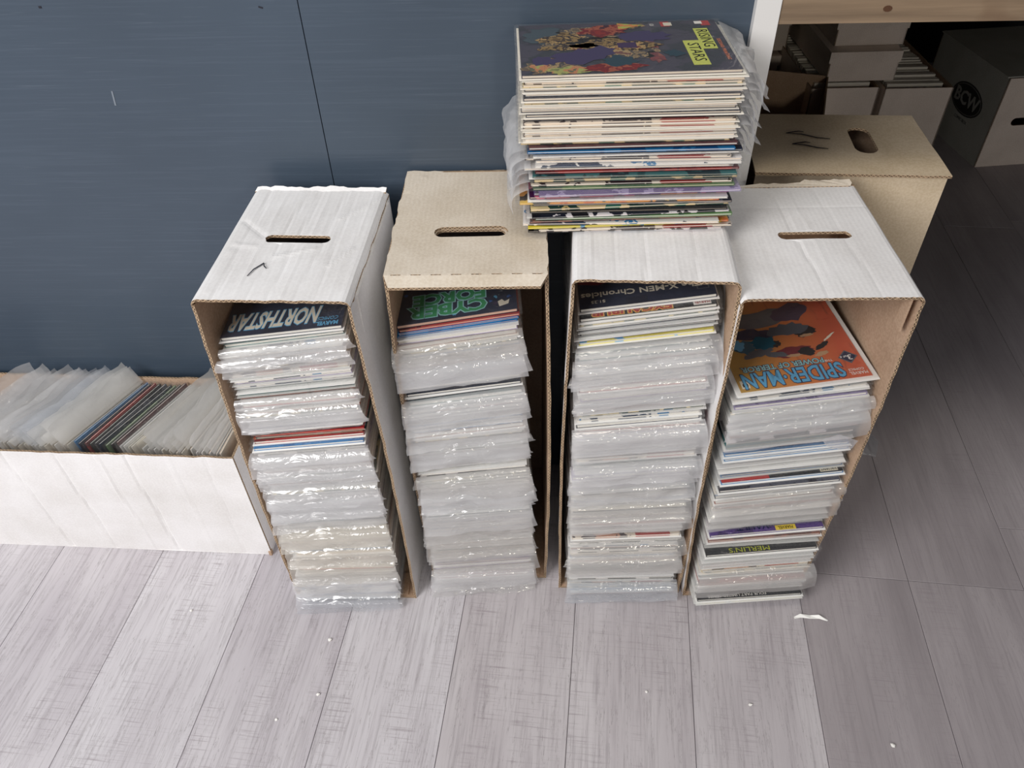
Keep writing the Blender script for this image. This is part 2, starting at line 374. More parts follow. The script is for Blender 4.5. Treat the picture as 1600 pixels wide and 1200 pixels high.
# ------------------------------------------------------------------ the setting
floor = mesh_obj('floor', boxes('floor', [(-2.4, 2.8, -.9, 3.5, -.03, -.0062)], [flat('floor_joint_grey', 96, 92, 94)])); tag(floor, kind='structure')  # grey subfloor that shows in the plank joints
def plank_mat(i, lo, hi):
    k = NT('grey_washed_oak_%s' % 'abcdefgh'[i]); k.b.inputs['Roughness'].default_value = .5; k.b.inputs['Specular IOR Level'].default_value = .35
    oi = k.n('ShaderNodeObjectInfo'); tc = k.n('ShaderNodeTexCoord'); ad = k.n('ShaderNodeVectorMath', operation='ADD'); k.l(tc.outputs['Object'], ad.inputs[0])
    mu = k.n('ShaderNodeVectorMath', operation='SCALE'); mu.inputs['Scale'].default_value = 13.7
    cb = k.n('ShaderNodeCombineXYZ'); [k.l(oi.outputs['Random'], cb.inputs[q]) for q in (0, 1, 2)]; k.l(cb.outputs[0], mu.inputs[0]); k.l(mu.outputs[0], ad.inputs[1])
    def mp(sc):
        m = k.n('ShaderNodeMapping'); m.inputs['Scale'].default_value = sc; k.l(ad.outputs[0], m.inputs[0]); return m.outputs[0]
    grain = k.noise(mp((90, 3.2, 1)), 2.4, 6, .68); broad = k.noise(mp((7, 1.3, 1)), 1.6, 4, .6); saw = k.noise(mp((5, 170, 1)), 2.2, 3, .6); patch = k.noise(mp((16, 4, 1)), 1.1, 3)
    crack = k.noise(mp((22, 1.6, 1)), 3.0, 5, .62)
    c = k.ramp(broad, [(.28, lo), (.7, hi)])
    c = k.mixc(k.ramp(grain, [(.26, (.6, .6, .6, 1)), (.52, (0, 0, 0, 1))]), c, srgb(132, 125, 129))
    sw = k.n('ShaderNodeMath', operation='MULTIPLY'); k.l(k.ramp(saw, [(.34, (.7, .7, .7, 1)), (.46, (0, 0, 0, 1))]), sw.inputs[0]); k.l(k.ramp(patch, [(.46, (0, 0, 0, 1)), (.62, (.85, .85, .85, 1))]), sw.inputs[1])
    c = k.mixc(sw.outputs[0], c, srgb(142, 133, 138))
    c = k.mixc(k.ramp(crack, [(.492, (0, 0, 0, 1)), (.5, (.75, .75, .75, 1)), (.508, (0, 0, 0, 1))]), c, srgb(140, 134, 136))
    k.l(c, k.b.inputs['Base Color']); k.bump(grain, .25, .001)
    return k.m
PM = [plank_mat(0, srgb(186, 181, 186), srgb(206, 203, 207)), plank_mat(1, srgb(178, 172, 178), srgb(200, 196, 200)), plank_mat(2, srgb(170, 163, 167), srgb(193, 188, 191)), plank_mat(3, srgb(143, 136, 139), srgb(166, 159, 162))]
PA = R(8.0); PW = .2085; PL = 1.22
def plank_mesh(L, mat, nm):
    g = .0004; b = .0007; x0, x1, y0, y1 = g, PW - g, g, L - g
    V = [(x0, y0, -.006), (x1, y0, -.006), (x1, y1, -.006), (x0, y1, -.006), (x0, y0, -b), (x1, y0, -b), (x1, y1, -b), (x0, y1, -b), (x0 + b, y0 + b, 0), (x1 - b, y0 + b, 0), (x1 - b, y1 - b, 0), (x0 + b, y1 - b, 0)]
    Fc = [(3, 2, 1, 0), (8, 9, 10, 11)] + [(i, (i + 1) % 4, 4 + (i + 1) % 4, 4 + i) for i in range(4)] + [(4 + i, 4 + (i + 1) % 4, 8 + (i + 1) % 4, 8 + i) for i in range(4)]
    return mk(nm, V, Fc, [mat])
pmesh = [plank_mesh(PL, m, 'floor_plank') for m in PM]
ax = Vector((math.cos(-PA), math.sin(-PA), 0)); ay = Vector((-math.sin(-PA), math.cos(-PA), 0))
P0 = Vector((-.333, .655, 0))      # a point on the seam left of centre
rj = random.Random(3)
for i in range(-11, 15):
    off = rj.uniform(.93, 1.12)
    if i == 4: off = .0        # its end joint shows right of the boxes
    for j in range(-3, 4):
        base = P0 + ax * (i * PW)
        s = (Vector((.69, .81, 0)) - base).dot(ay) if i in (4, 5) else off - .655
        p = base + ay * (s + j * PL)
        c = p + ay * PL / 2
        if c.x < -2.6 or c.x > 3.1 or c.y < -1.4 or c.y > 3.9: continue
        t = 3 if i >= 4 else (2 if i >= 1 else (1 if i % 2 else 0))  # planks darken toward the right: light falloff painted into their tone
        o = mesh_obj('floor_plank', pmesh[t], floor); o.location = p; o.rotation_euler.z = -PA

# blue wall
WY = lambda x: 1.124 - .053 * (x - .065)
WA = math.atan(-.053)
wall = empty('wall_back', (0, WY(0), 0), WA); tag(wall, kind='structure')
k = NT('slate_blue_paint'); k.b.inputs['Roughness'].default_value = .34; k.b.inputs['Specular IOR Level'].default_value = .5
v = k.coords((2.2, 1, 120)); f1 = k.noise(v, 1.5, 5, .62); f2 = k.noise(k.coords(), 2.2, 3); f3 = k.noise(k.coords((9, 1, 420)), 1.2, 3, .5)
c = k.ramp(f2, [(.3, srgb(60, 71, 84)), (.7, srgb(68, 80, 94))])
c = k.mixc(k.ramp(f1, [(.50, (0, 0, 0, 1)), (.85, (.22, .22, .22, 1))]), c, srgb(104, 116, 132))
c = k.mixc(k.ramp(f3, [(.62, (0, 0, 0, 1)), (.76, (.16, .16, .16, 1))]), c, srgb(130, 138, 150))
k.l(c, k.b.inputs['Base Color']); k.bump(f1, .16, .0008); BLUE = k.m
sx_ = -.277   # seam
for x0, x1 in ((-2.3, sx_ - .0007), (sx_ + .0007, .350)):
    mesh_obj('wall_panel', boxes('wall_panel', [(x0, x1, 0, .018, 0, 2.2)], [BLUE]), wall)
mesh_obj('wall_core', boxes('wall_core', [(-2.3, .345, .0182, .06, 0, 2.2)], [M['ink']]), wall)
for (px, pz, ww, hh, an) in ((-.585, .83, .0024, .022, .12), (-.64, .96, .004, .003, 0), (-.33, .955, .006, .002, .3)):
    o = mesh_obj('paint_scuff', boxes('paint_scuff', [(-ww / 2, ww / 2, -.0006, 0, -hh / 2, hh / 2)], [flat('scuff_grey', 120, 128, 138) if hh > .01 else M['ink']]), wall)
    o.location = (px, 0, pz); o.rotation_euler.y = an
# walls closing off the space beneath the bench, coloured dark to deepen its shade
DK = mat_plain('shade_dark_wall', srgb(34, 36, 38), .8)
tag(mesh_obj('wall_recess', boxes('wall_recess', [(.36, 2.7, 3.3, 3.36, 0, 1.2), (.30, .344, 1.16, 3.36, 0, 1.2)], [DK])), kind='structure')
tag(mesh_obj('wall_light_block', boxes('wall_light_block', [(2.62, 2.68, .9, 3.3, 0, 1.2)], [DK])), kind='structure')  # unseen wall added to keep light out from the right

# work bench: pine front rail, deep top, white leg
bench = empty('wooden_workbench', (.345, WY(.345), 0), WA); tag(bench, 'pine workbench with white leg standing at the end of the blue wall', 'workbench')
k = NT('knotty_pine'); k.b.inputs['Roughness'].default_value = .55
v = k.coords((1.2, 30, 26)); g = k.noise(v, 2.0, 5, .6); g2 = k.noise(k.coords((3, 3, 3)), 2.4, 3)
c = k.ramp(g, [(.3, srgb(104, 86, 68)), (.7, srgb(146, 124, 100))]); c = k.mixc(k.ramp(g2, [(.62, (0, 0, 0, 1)), (.72, (.6, .6, .6, 1))]), c, srgb(100, 72, 50))
k.l(c, k.b.inputs['Base Color']); PINE = k.m
mesh_obj('front_rail', boxes('front_rail', [(.034, 2.2, -.012, .026, .926, 1.015)], [PINE]), bench)
kn = mesh_obj('knot', mk('knot', [(.006 * math.cos(a), 0, .004 * math.sin(a)) for a in [2 * math.pi * i / 10 for i in range(10)]] + [(.006 * math.cos(a), .001, .004 * math.sin(a)) for a in [2 * math.pi * i / 10 for i in range(10)]],
    [tuple(range(10)), tuple(reversed(range(10, 20)))] + [(i, 10 + i, 10 + (i + 1) % 10, (i + 1) % 10) for i in range(10)], [flat('knot_brown', 84, 56, 38)]), bench); kn.location = (.175, -.0128, .944)
mesh_obj('bench_top', boxes('bench_top', [(-.01, 2.25, .026, 2.2, .98, 1.02)], [PINE]), bench)  # unseen top, made wide and deep to darken the space beneath
mesh_obj('leg', boxes('leg', [(0, .033, -.014, .024, 0, 1.2)], [flat('white_leg_paint', 224, 222, 220)]), bench)
mesh_obj('leg', boxes('leg', [(2.2, 2.235, -.014, .024, 0, .98)], [flat('white_leg_paint_far', 224, 222, 220)]), bench)

# ------------------------------------------------------------------ the boxes
cr0 = creases([(-.075, 0, -.0022, .0035), (-.048, 0, .0018, .003), (-.030, .05, -.002, .003), (-.004, .03, -.0026, .003), (.012, .03, .0016, .003), (.034, .03, -.0022, .003), (.058, .0, -.0018, .003), (.075, .05, .0015, .004)],
    [((-.09, .19), (-.05, .15), -.002, .003), ((-.085, .13), (-.055, .125), .0015, .003), ((.05, .20), (.10, .26), .0015, .003), ((-.02, .1), (.03, .12), .0015, .003), ((.06, .08), (.085, .12), .0018, .003), ((-.09, .02), (-.085, .11), .002, .005)])
LAB = {0: 'leftmost upright white comic box, standing on end, creased top with a caret pen mark',
       1: 'upright comic box with aged beige top, perforated front fold and a hand slot',
       2: 'white cardboard comic box standing on end beneath the tall loose comic pile',
       3: 'white cardboard comic box standing on end, rightmost of the four, torn rear edge',
       4: 'brown kraft box with two black arrow marks behind the rightmost upright white box',
       5: 'long white cardboard box lying along the blue wall, filled with upright bagged comics'}
BX = [(-0.3102, 0.8101, -0.0799, 0.2103, 0.2314, 0.2882, 0.7015), (-0.056, 0.8399, -0.0372, 0.2163, 0.2184, 0.2812, 0.7115),
      (0.1884, 0.8035, -0.0877, 0.2141, 0.2256, 0.285, 0.7167), (0.4134, 0.7838, -0.035, 0.2329, 0.211, 0.2882, 0.6947)]
b0, t0 = comic_box(*BX[0], LAB[0], M['white_board'], M['white_board_side'], (.001, .145, .094, .020), cr0)
ribbon('pen_mark', [(-.044, .052, BX[0][6] + .0012), (-.040, .068, BX[0][6] + .0012), (-.030, .083, BX[0][6] + .0012), (-.028, .076, BX[0][6] + .0012), (-.023, .070, BX[0][6] + .0012)], .0022, M['ink'], t0)
# second skin of the glued end: a flap edge seen along the right of the first box, and its raised torn rim
mesh_obj('torn_rim', panel('torn_rim', [(-.103, 0)] + jag((-.103, 0), (.103, 0), 12, .001)[1:] + [(.103, 0), (.104, .012)] + jag((.104, .012), (-.10, .014), 30, .0025)[1:] + [(-.10, .012)], [], .0025, lambda a, b, c: (a, .280 + b * .6, .7008 + b * .35 - c + .002 * noise.noise(Vector((a * 30, 0, 0)))), [M['white_board'], M['kraft_in'], M['flute']]), b0)
mesh_obj('glue_flap', boxes('glue_flap', [(.1055, .1085, .03, .27, .52, .690)], [M['white_board_side']]), b0)
b1, t1 = comic_box(*BX[1], LAB[1], M['cream_board'], M['white_board_side'], (.002, .104, .104, .025), creases([], [((-.10, .22), (-.08, .26), .002, .004)]), fold=.021, top_out=M['cream_board'])
mesh_obj('inner_end_layer', panel('inner_end_layer', [(-.10, .004), (.10, .004), (.10, .27), (-.10, .27)], [slot(.001, .106, .098, .021, .0006)], T, lambda a, b, c: (a, b, .7068 - c), [M['cream_board'], M['kraft_in'], M['flute']]), b1)
cr2 = creases([(-.085, 0, .0015, .004), (-.05, 0, -.0015, .003), (-.012, 0, -.0026, .0035), (.030, 0, .001, .004), (.052, .04, -.0024, .0035), (.085, .1, .001, .004)])
b2, t2 = comic_box(*BX[2], LAB[2], M['white_board'], M['white_board_side'], (.001, .145, .094, .022), cr2)
cr3 = creases([(-.06, 0, -.0008, .003), (-.005, -.05, -.0022, .003), (.015, -.03, .001, .003), (.062, -.06, -.0012, .004)], [((-.11, .22), (.11, .222), -.0008, .002)])
b3, t3 = comic_box(*BX[3], LAB[3], M['white_board'], M['white_board_side'], (.014, .146, .102, .019), cr3)
mesh_obj('torn_rim', panel('torn_rim', [(-.09, -.004), (.105, -.004), (.108, .004), (.106, .014)] + jag((.106, .014), (.03, .013), 10, .003)[1:] + jag((.03, .008), (-.09, .004), 12, .002) + [(-.09, .003)], [], .003, lambda a, b, c: (a, .284 + b * .7, .6965 + b * .25 - c + .003 * noise.noise(Vector((a * 40, 2, 0)))), [M['cream_board'], M['kraft_in'], M['flute']]), b3)
mesh_obj('inner_flap', boxes('inner_flap', [(.100, .103, .004, .022, .635, .688)], [M['kraft_in']]), b3)

# kraft box (long side towards the room)
KW, KD, KH = .292, .211, .697
kr = empty('kraft_storage_box', (.5435, 1.1005, 0), -.1212); tag(kr, LAB[4], 'box')
km = [M['kraft'], M['kraft_in'], M['flute']]
mesh_obj('front_panel', panel('front_panel', [(-KW / 2, 0), (KW / 2, 0), (KW / 2, KH - .006), (-KW / 2, KH - .006)], [], T, lambda a, b, c: (a, c, b), km), kr)
mesh_obj('rear_panel', panel('rear_panel', [(-KW / 2, 0), (KW / 2, 0), (KW / 2, KH - .006), (-KW / 2, KH - .006)], [], T, lambda a, b, c: (-a, KD - c, b), km), kr)
mesh_obj('side_panel', panel('side_panel', [(T, 0), (KD - T, 0), (KD - T, KH - .006), (T, KH - .006)], [], T, lambda a, b, c: (KW / 2 - c, a, b), km), kr)
mesh_obj('lower_end_panel', boxes('lower_end_panel', [(-KW / 2 + T, KW / 2 - T, T, KD - T, .0004, .0044)], [M['kraft']]), kr)
ol = jag((-KW / 2 - .002, -.004), (KW / 2 + .003, -.006), 16, .0007) + jag((KW / 2 + .003, -.006), (KW / 2, KD), 6, .0006) + [(KW / 2, KD), (-KW / 2, KD)]
kt = mesh_obj('top_end_panel', panel('top_end_panel', ol, [slot(.041, .113, .094, .036, .0004, vertical=True)], T, lambda a, b, c: (a, b, KH - c + .002 * (a / KW)), km, .03), kr)
mesh_obj('tuck_flap', boxes('tuck_flap', [(-.02, .10, .115, .19, KH - .060, KH - .057)], [M['kraft_in']]), kr)
def arrow(x0, y0, L, dz):
    z = KH + .0024
    ribbon('pen_mark', [(x0, y0, z), (x0 + L * .35, y0 - .003, z), (x0 + L * .7, y0 - dz * .8, z), (x0 + L, y0 - dz, z)], .0038, M['ink'], kt)
    ribbon('pen_mark', [(x0, y0, z), (x0 + .010, y0 + .004, z), (x0 + .022, y0 + .008, z), (x0 + .030, y0 + .006, z)], .0034, M['ink'], kt)
arrow(-.081, .130, .069, .019); arrow(-.077, .090, .055, .015)

# long box lying along the wall
LX, LY, LA_, LL, LD, LH = -0.8437, 0.9412, -0.0859, 0.705, 0.2039, 0.2897
lb = empty('long_comic_box', (LX, LY, 0), LA_); tag(lb, LAB[5], 'box')
wm = [M['white_board_side'], M['kraft_in'], M['flute']]
crl = creases([(-.06, -.05, -.005, .0034), (.035, -.05, -.006, .0034), (.115, -.05, .004, .0036), (.165, -.04, -.0075, .0034), (.24, -.03, .002, .004), (.30, 0, -.002, .004)])
mesh_obj('front_panel', panel('front_panel', [(-LL / 2, 0), (LL / 2, 0)] + [(LL / 2, LH)] + jag((LL / 2, LH), (-LL / 2, LH), 40, .0012)[1:] + [(-LL / 2, LH)], [], T, lambda a, b, c: (a, c, b), wm, .0045, crl), lb)
mesh_obj('rear_panel', panel('rear_panel', [(-LL / 2, 0), (LL / 2, 0), (LL / 2, LH)] + jag((LL / 2, LH), (-LL / 2, LH), 40, .0012)[1:] + [(-LL / 2, LH)], [], T, lambda a, b, c: (-a, LD - c, b), wm, .05), lb)
mesh_obj('end_panel', panel('end_panel', [(T, 0), (LD - T, 0), (LD - T, LH - .002), (T, LH - .002)], [], T, lambda a, b, c: (LL / 2 - c - .0003, a, b), wm, .012, creases([(.1, -.1, .0012, .004)])), lb)
mesh_obj('end_panel', panel('end_panel', [(T, 0), (LD - T, 0), (LD - T, LH - .002), (T, LH - .002)], [slot(LD / 2, .17, .094, .022)], T, lambda a, b, c: (-LL / 2 + c, LD - a, b), wm), lb)
mesh_obj('floor_panel', boxes('floor_panel', [(-LL / 2 + T, LL / 2 - T, T, LD - T, .0004, .0044)], [M['kraft_in']]), lb)
mesh_obj('torn_corner', boxes('torn_corner', [(LL / 2 - .004, LL / 2 + .0015, -.002, .006, .0, .012)], [M['kraft_in']]), lb)

# ------------------------------------------------------------------ comics
CW, CL = .1735, .266      # cover width and length
SW = .187                 # sleeve width
cache = {}
def m_pages(t, mat):
    k_ = ('p', round(t, 4), mat)
    if k_ not in cache:
        cache[k_] = boxes('pages', [(-CW / 2 + .001, CW / 2 - .0015, -CL / 2 + .001, CL / 2 - .001, 0, t)], [M[mat]])
    return cache[k_]
def m_cover(t, mat):
    k_ = ('c', round(t, 4), mat)
    if k_ not in cache:
        x, y = CW / 2, CL / 2
        cache[k_] = boxes('cover', [(-x, x, -y, y, t, t + .0003), (-x, x, -y, y, -.0003, 0), (-x, -x + .0004, -y, y, 0, t)], [C[mat]])
    return cache[k_]
def m_board(mat):
    k_ = ('b', mat)
    if k_ not in cache: cache[k_] = boxes('backing_board', [(-.0895, .0895, -.136, .1365, 0, .0009)], [M[mat]])
    return cache[k_]
def m_sleeve(t, mat, L, out, var, kind='hang', crump=.003, SW=SW):
    """film sleeve: two sheets round the comic plus its open flap at the top end (+y)"""
    k_ = ('s', round(t, 4), mat, round(L, 3), round(out, 3), var, kind, crump, SW)
    if k_ in cache: return cache[k_]
    rg = random.Random(var * 77 + 5); hw = SW / 2; V = []; Fc = []; fm = []
    y0, y1 = -.139, .139
    for z in (-.0006, t + .0018):
        n = len(V); V += [(-hw, y0, z), (hw, y0, z), (hw, y1, z), (-hw, y1, z)]; Fc.append((n, n + 1, n + 2, n + 3) if z > 0 else (n + 3, n + 2, n + 1, n)); fm.append(0)
    if L > 0:
        nx, ny = 16, 9; n0 = len(V); ph = rg.uniform(0, 9); flare = .05 if kind == 'hang' else 0; tilt = rg.uniform(-.10, .12); skew = rg.uniform(-.004, .004)
        for j in range(ny + 1):
            s = j / ny
            for i in range(nx + 1):
                u = i / nx; x = -hw + SW * u; Ls = L * (1 + tilt * (u - .5) * 2 * s)
                d = s * Ls
                if kind == 'hang':
                    r = out
                    if d < r * 1.35: a = d / (r * 1.35) * (math.pi / 2); yy = y1 + r * math.sin(a); zz = t * .6 - r * .9 * (1 - math.cos(a))
                    else: yy = y1 + r - .0006 * (d - r * 1.35) * 30 * .1; zz = t * .6 - r * .9 - (d - r * 1.35)
                elif kind == 'up':
                    yy = y1 + d * .93; zz = t * .5 + .35 * d * math.sin(s * 1.6 + ph * .1)
                else:     # loose: floats out and droops a little
                    a = s * 1.15; yy = y1 + d * math.cos(a * .8); zz = t * .6 - d * math.sin(a) * .75
                w1 = crump * s * noise.noise(Vector((u * 5.5 + ph, s * 2.2, var * 3.1))) * 2.2
                w2 = crump * .5 * s * noise.noise(Vector((u * 16 + ph, s * 5, var * 1.7)))
                V.append((x * (1 + flare * s) + skew * s + w2, yy + w1, zz + w2 + (w1 if kind != 'hang' else 0)))
        for j in range(ny):
            for i in range(nx):
                a = n0 + j * (nx + 1) + i; Fc.append((a, a + 1, a + nx + 2, a + nx + 1)); fm.append(1)
    me = mk('sleeve', V, Fc, [M['film_clear'], M[mat]], fm, smooth=True)
    cache[k_] = me; return me

def comic(mat, t=.0035, paper='paper_w', cover='white', board='bboard', board_up=False, flap=None, film='film', var=0, name='bagged_comic', sleeve=True, crump=.003, sw=SW):
    """root matrix mat: comic frame x=right, y=towards title edge, z=up; origin = centre of underside"""
    root = empty(name); root.matrix_world = mat
    zb = .0003; h = t
    if board:
        b = mesh_obj('backing_board', m_board(board), root); b.location = (0, 0, t + .0004 if board_up else -.0001); zb = .0003 if board_up else .0012
    p = mesh_obj('pages', m_pages(t - .0004, paper), root); p.location.z = zb
    c = mesh_obj('cover', m_cover(t - .0004, cover), root); c.location.z = zb
    if sleeve:
        L, out, kd = flap if flap else (0, 0, 'hang')
        s = mesh_obj('sleeve', m_sleeve(round(t * 2000) / 2000, film, L, out, var, kd, crump, sw), root)
    return root

BOXN = {0: 'the leftmost upright box', 1: 'the beige-topped upright box', 2: 'the third upright box', 3: 'the rightmost upright box'}
ONES = ['', 'first', 'second', 'third', 'fourth', 'fifth', 'sixth', 'seventh', 'eighth', 'ninth', 'tenth', 'eleventh', 'twelfth', 'thirteenth', 'fourteenth', 'fifteenth', 'sixteenth', 'seventeenth', 'eighteenth', 'nineteenth']
TENS = ['', '', 'twenty', 'thirty', 'forty', 'fifty', 'sixty', 'seventy', 'eighty', 'ninety']
def ordinal(n):
    if n < 20: return ONES[n]
    return (TENS[n // 10][:-1] + 'ieth') if n % 10 == 0 else TENS[n // 10] + '-' + ONES[n % 10]
covers_mix = ['white', 'navy', 'mixa', 'mixb', 'mixc', 'mixd', 'slate', 'brown', 'teal', 'red', 'blue', 'lilac']
def z_roll(z): return R(1.0 + 6.5 * (z / .65))
SCX = {0: 1.0, 1: 1.01, 2: 1.07, 3: 1.10}
XO = {0: lambda z: -.008 + .006 * (1 - z / .6), 1: lambda z: -.020 + .012 * (1 - z / .6) , 2: lambda z: -.002 + .004 * (1 - z / .6), 3: lambda z: .006 + .004 * (1 - z / .6)}
def place(si, z, dy=0, dx=0, dyaw=0, roll=None):
    x, y, a, wt, wb, D, H = BX[si]
    rl = z_roll(z) if roll is None else roll
    yaw = a + R(3.5) + dyaw
    fy = .022 - .036 * (1 - z / .62) + dy      # how far the title edge sits behind the box mouth
    fy = max(fy, -.027 if dy < -.01 else -.016)
    o = Vector((x, y, 0)) + Matrix.Rotation(a, 3, 'Z') @ Vector((XO[si](z) + dx, fy, 0))
    Mx = Matrix.Rotation(yaw, 4, 'Z') @ Matrix.Rotation(-rl, 4, 'Y') @ Matrix.Rotation(math.pi, 4, 'Z')
    Mx = Matrix.Translation(o + Vector((0, 0, z))) @ Mx @ Matrix.Translation((0, -.1365, 0)) @ Matrix.Diagonal((SCX[si], 1, 1, 1))
    return Mx

def fill(si, bands):
    """bands from the floor up: (z_top, kind, film, paper, look, where)"""
    z = .008; rs = random.Random(si * 11 + 1); cnt = 0
    for (ztop, kind, film, paper, look, where) in bands:
        grp = 'bagged comics in %s' % BOXN[si]
        def lbl_():
            nonlocal cnt
            cnt += 1; return 'comic with %s, %s up from floor in %s' % (look, ordinal(cnt), BOXN[si])
        if kind.startswith('S:'):      # one special, coloured cover reaching forward
            _, cov, prot = kind.split(':')
            r = comic(place(si, z, dy=-float(prot) / 1000, roll=None), t=.0045, paper=paper, cover=cov, board='bboard', film='film')
            tag(r, lbl_(), 'comic', grp); z += .0068
            specials[(si, cov, where)] = (r, .0045 + .0012 + .0004)
            continue
        zs = []; zz = z
        while zz < ztop - .002:
            t = rs.choice((.003, .0035, .004, .005)) if kind != 'P' else rs.choice((.002, .003))
            if kind == 'F': t += .004
            zs.append((zz, t)); zz += t + (.0024 if kind != 'P' else .0008)
        n = len(zs)
        for k_, (q, t) in enumerate(zs):
            fl = None; bu = rs.random() < .75; dy = rs.gauss(0, .003)
            bd = rs.choice(['bboard', 'bboard', 'bboard_c' if film in ('film_warm', 'film_grey') else 'bboard_g'])
            cov = rs.choice(covers_mix); crump = .003
            if kind == 'F':
                f_ = (k_ + 1) / n; L = rs.choice((.016, .020, .026)) * (1 if q > .1 else .8); L = min(L, q * .9 + .012)
                if rs.random() < .4: fl = (L, rs.choice((.007, .009)), 'hang')
                if k_ % 4 == 3 or k_ == n - 1: fl = (min(rs.choice((.052, .062, .046)), q * .9 + .014), rs.choice((.015, .018)), 'hang'); crump = rs.choice((.0018, .003, .005)); dy -= .002
                dy += .002
            elif kind == 'f':
                if rs.random() < .16: fl = (rs.choice((.018, .024)), .008, 'hang')
            elif kind == 'P': bd = None; bu = False; dy = rs.gauss(0, .0012)
            r = comic(place(si, q, dy=dy, dx=rs.gauss(0, .0022), dyaw=rs.gauss(0, .008)), t=t, paper=paper, cover=cov, board=bd, board_up=bu, flap=fl, film=film, var=rs.randrange(4), sleeve=kind != 'P', crump=crump)
            tag(r, lbl_(), 'comic', grp)
        z = zz
    return z
specials = {}
W_ = 'white board edge'; H_ = 'hazy hanging sleeve flap'
top0 = fill(0, [(.045, 'F', 'film_cool', 'paper_w', 'bluish see-through flap', 'lowest layer'), (.10, 'F', 'film', 'paper_w', 'milky white flap', 'low part'),
    (.235, 'F', 'film_warm', 'paper_c', 'warm cream flap', 'lower middle'), (.335, 'F', 'film', 'paper_w', 'smooth white flap', 'middle'),
    (.418, 'F', 'film', 'paper_w', 'long pale flap', 'layer just beneath the blue cover'),
    (0, 'S:blue:11', 0, 'paper_w', 'bright blue cover edge', 'middle'), (0, 'S:red:3', 0, 'paper_w', 'red cover edge', 'layer right above the blue one'),
    (.452, 'P', 'film', 'paper_p', 'bare pinkish page edge', 'layer above the red cover'),
    (0, 'S:slate:4', 0, 'paper_w', 'dark grey cover edge', 'layer above the pinkish pages'),
    (.475, 'f', 'film', 'paper_w', 'plain white edge', 'upper middle'), (.505, 'F', 'film', 'paper_w', 'short clear flap', 'upper part'), (.618, 'f', 'film', 'paper_w', 'crisp white board edge', 'upper layer')])
top1 = fill(1, [(.02, 'F', 'film_grey', 'paper_w', 'rolled clear flap', 'bottom layer'), (.068, 'F', 'film', 'paper_w', 'crinkled clear flap', 'low part'),
    (0, 'S:purple:8', 0, 'paper_c', 'purple-orange cover edge', 'low part'), (.20, 'F', 'film_grey', 'paper_c', 'greyish hazy flap', 'lower middle'),
    (.29, 'F', 'film', 'paper_w', 'bluish white flap', 'middle'), (.325, 'F', 'film_grey', 'paper_w', 'pale flap', 'layer just below the beige edges'),
    (.35, 'E', 'film', 'paper_c', 'beige page edge', 'centre'), (.49, 'F', 'film', 'paper_w', 'shiny hazy flap', 'upper middle'),
    (0, 'S:navy:4', 0, 'paper_w', 'navy cover edge', 'upper middle'), (.52, 'E', 'film', 'paper_w', 'white board edge', 'layer above the navy cover'),
    (.565, 'F', 'film', 'paper_w', 'lilac tinted short flap', 'upper part'), (.595, 'F', 'film_grey', 'paper_w', 'wrinkled film front', 'layer below the pink pages'),
    (.612, 'P', 'film', 'paper_p', 'bare pinkish page edge', 'upper layer')])
top2 = fill(2, [(.05, 'F', 'film_cool', 'paper_w', 'clear crinkled flap', 'bottom layer'), (.085, 'E', 'film', 'paper_c', 'cream edge', 'low part'),
    (0, 'S:teal:8', 0, 'paper_w', 'dark teal cover edge', 'low part'), (.178, 'F', 'film_grey', 'paper_w', 'broad hazy flap', 'layer above the teal cover'),
    (0, 'S:mixa:6', 0, 'paper_w', 'dark red cover edge', 'lower middle'), (.215, 'E', 'film', 'paper_w', 'creamy white edge', 'lower middle'),
    (.28, 'F', 'film_grey', 'paper_w', 'grey hazy flap', 'middle'), (.368, 'F', 'film', 'paper_w', 'glossy wide flap', 'centre'),
    (.40, 'E', 'film', 'paper_w', 'stacked white edge', 'centre'), (.452, 'F', 'film', 'paper_w', 'pale smooth flap', 'layer below the blue cover'),
    (0, 'S:mixb:3', 0, 'paper_w', 'blue-white cover edge', 'upper middle'), (.50, 'f', 'film', 'paper_w', 'off-white edge', 'upper middle'),
    (.598, 'F', 'film', 'paper_w', 'shining crinkled flap', 'layer below the yellow cover'), (0, 'S:yellow:4', 0, 'paper_w', 'bright yellow cover edge', 'upper part'),
    (.636, 'E', 'film', 'paper_w', 'clean white board edge', 'upper layer')])
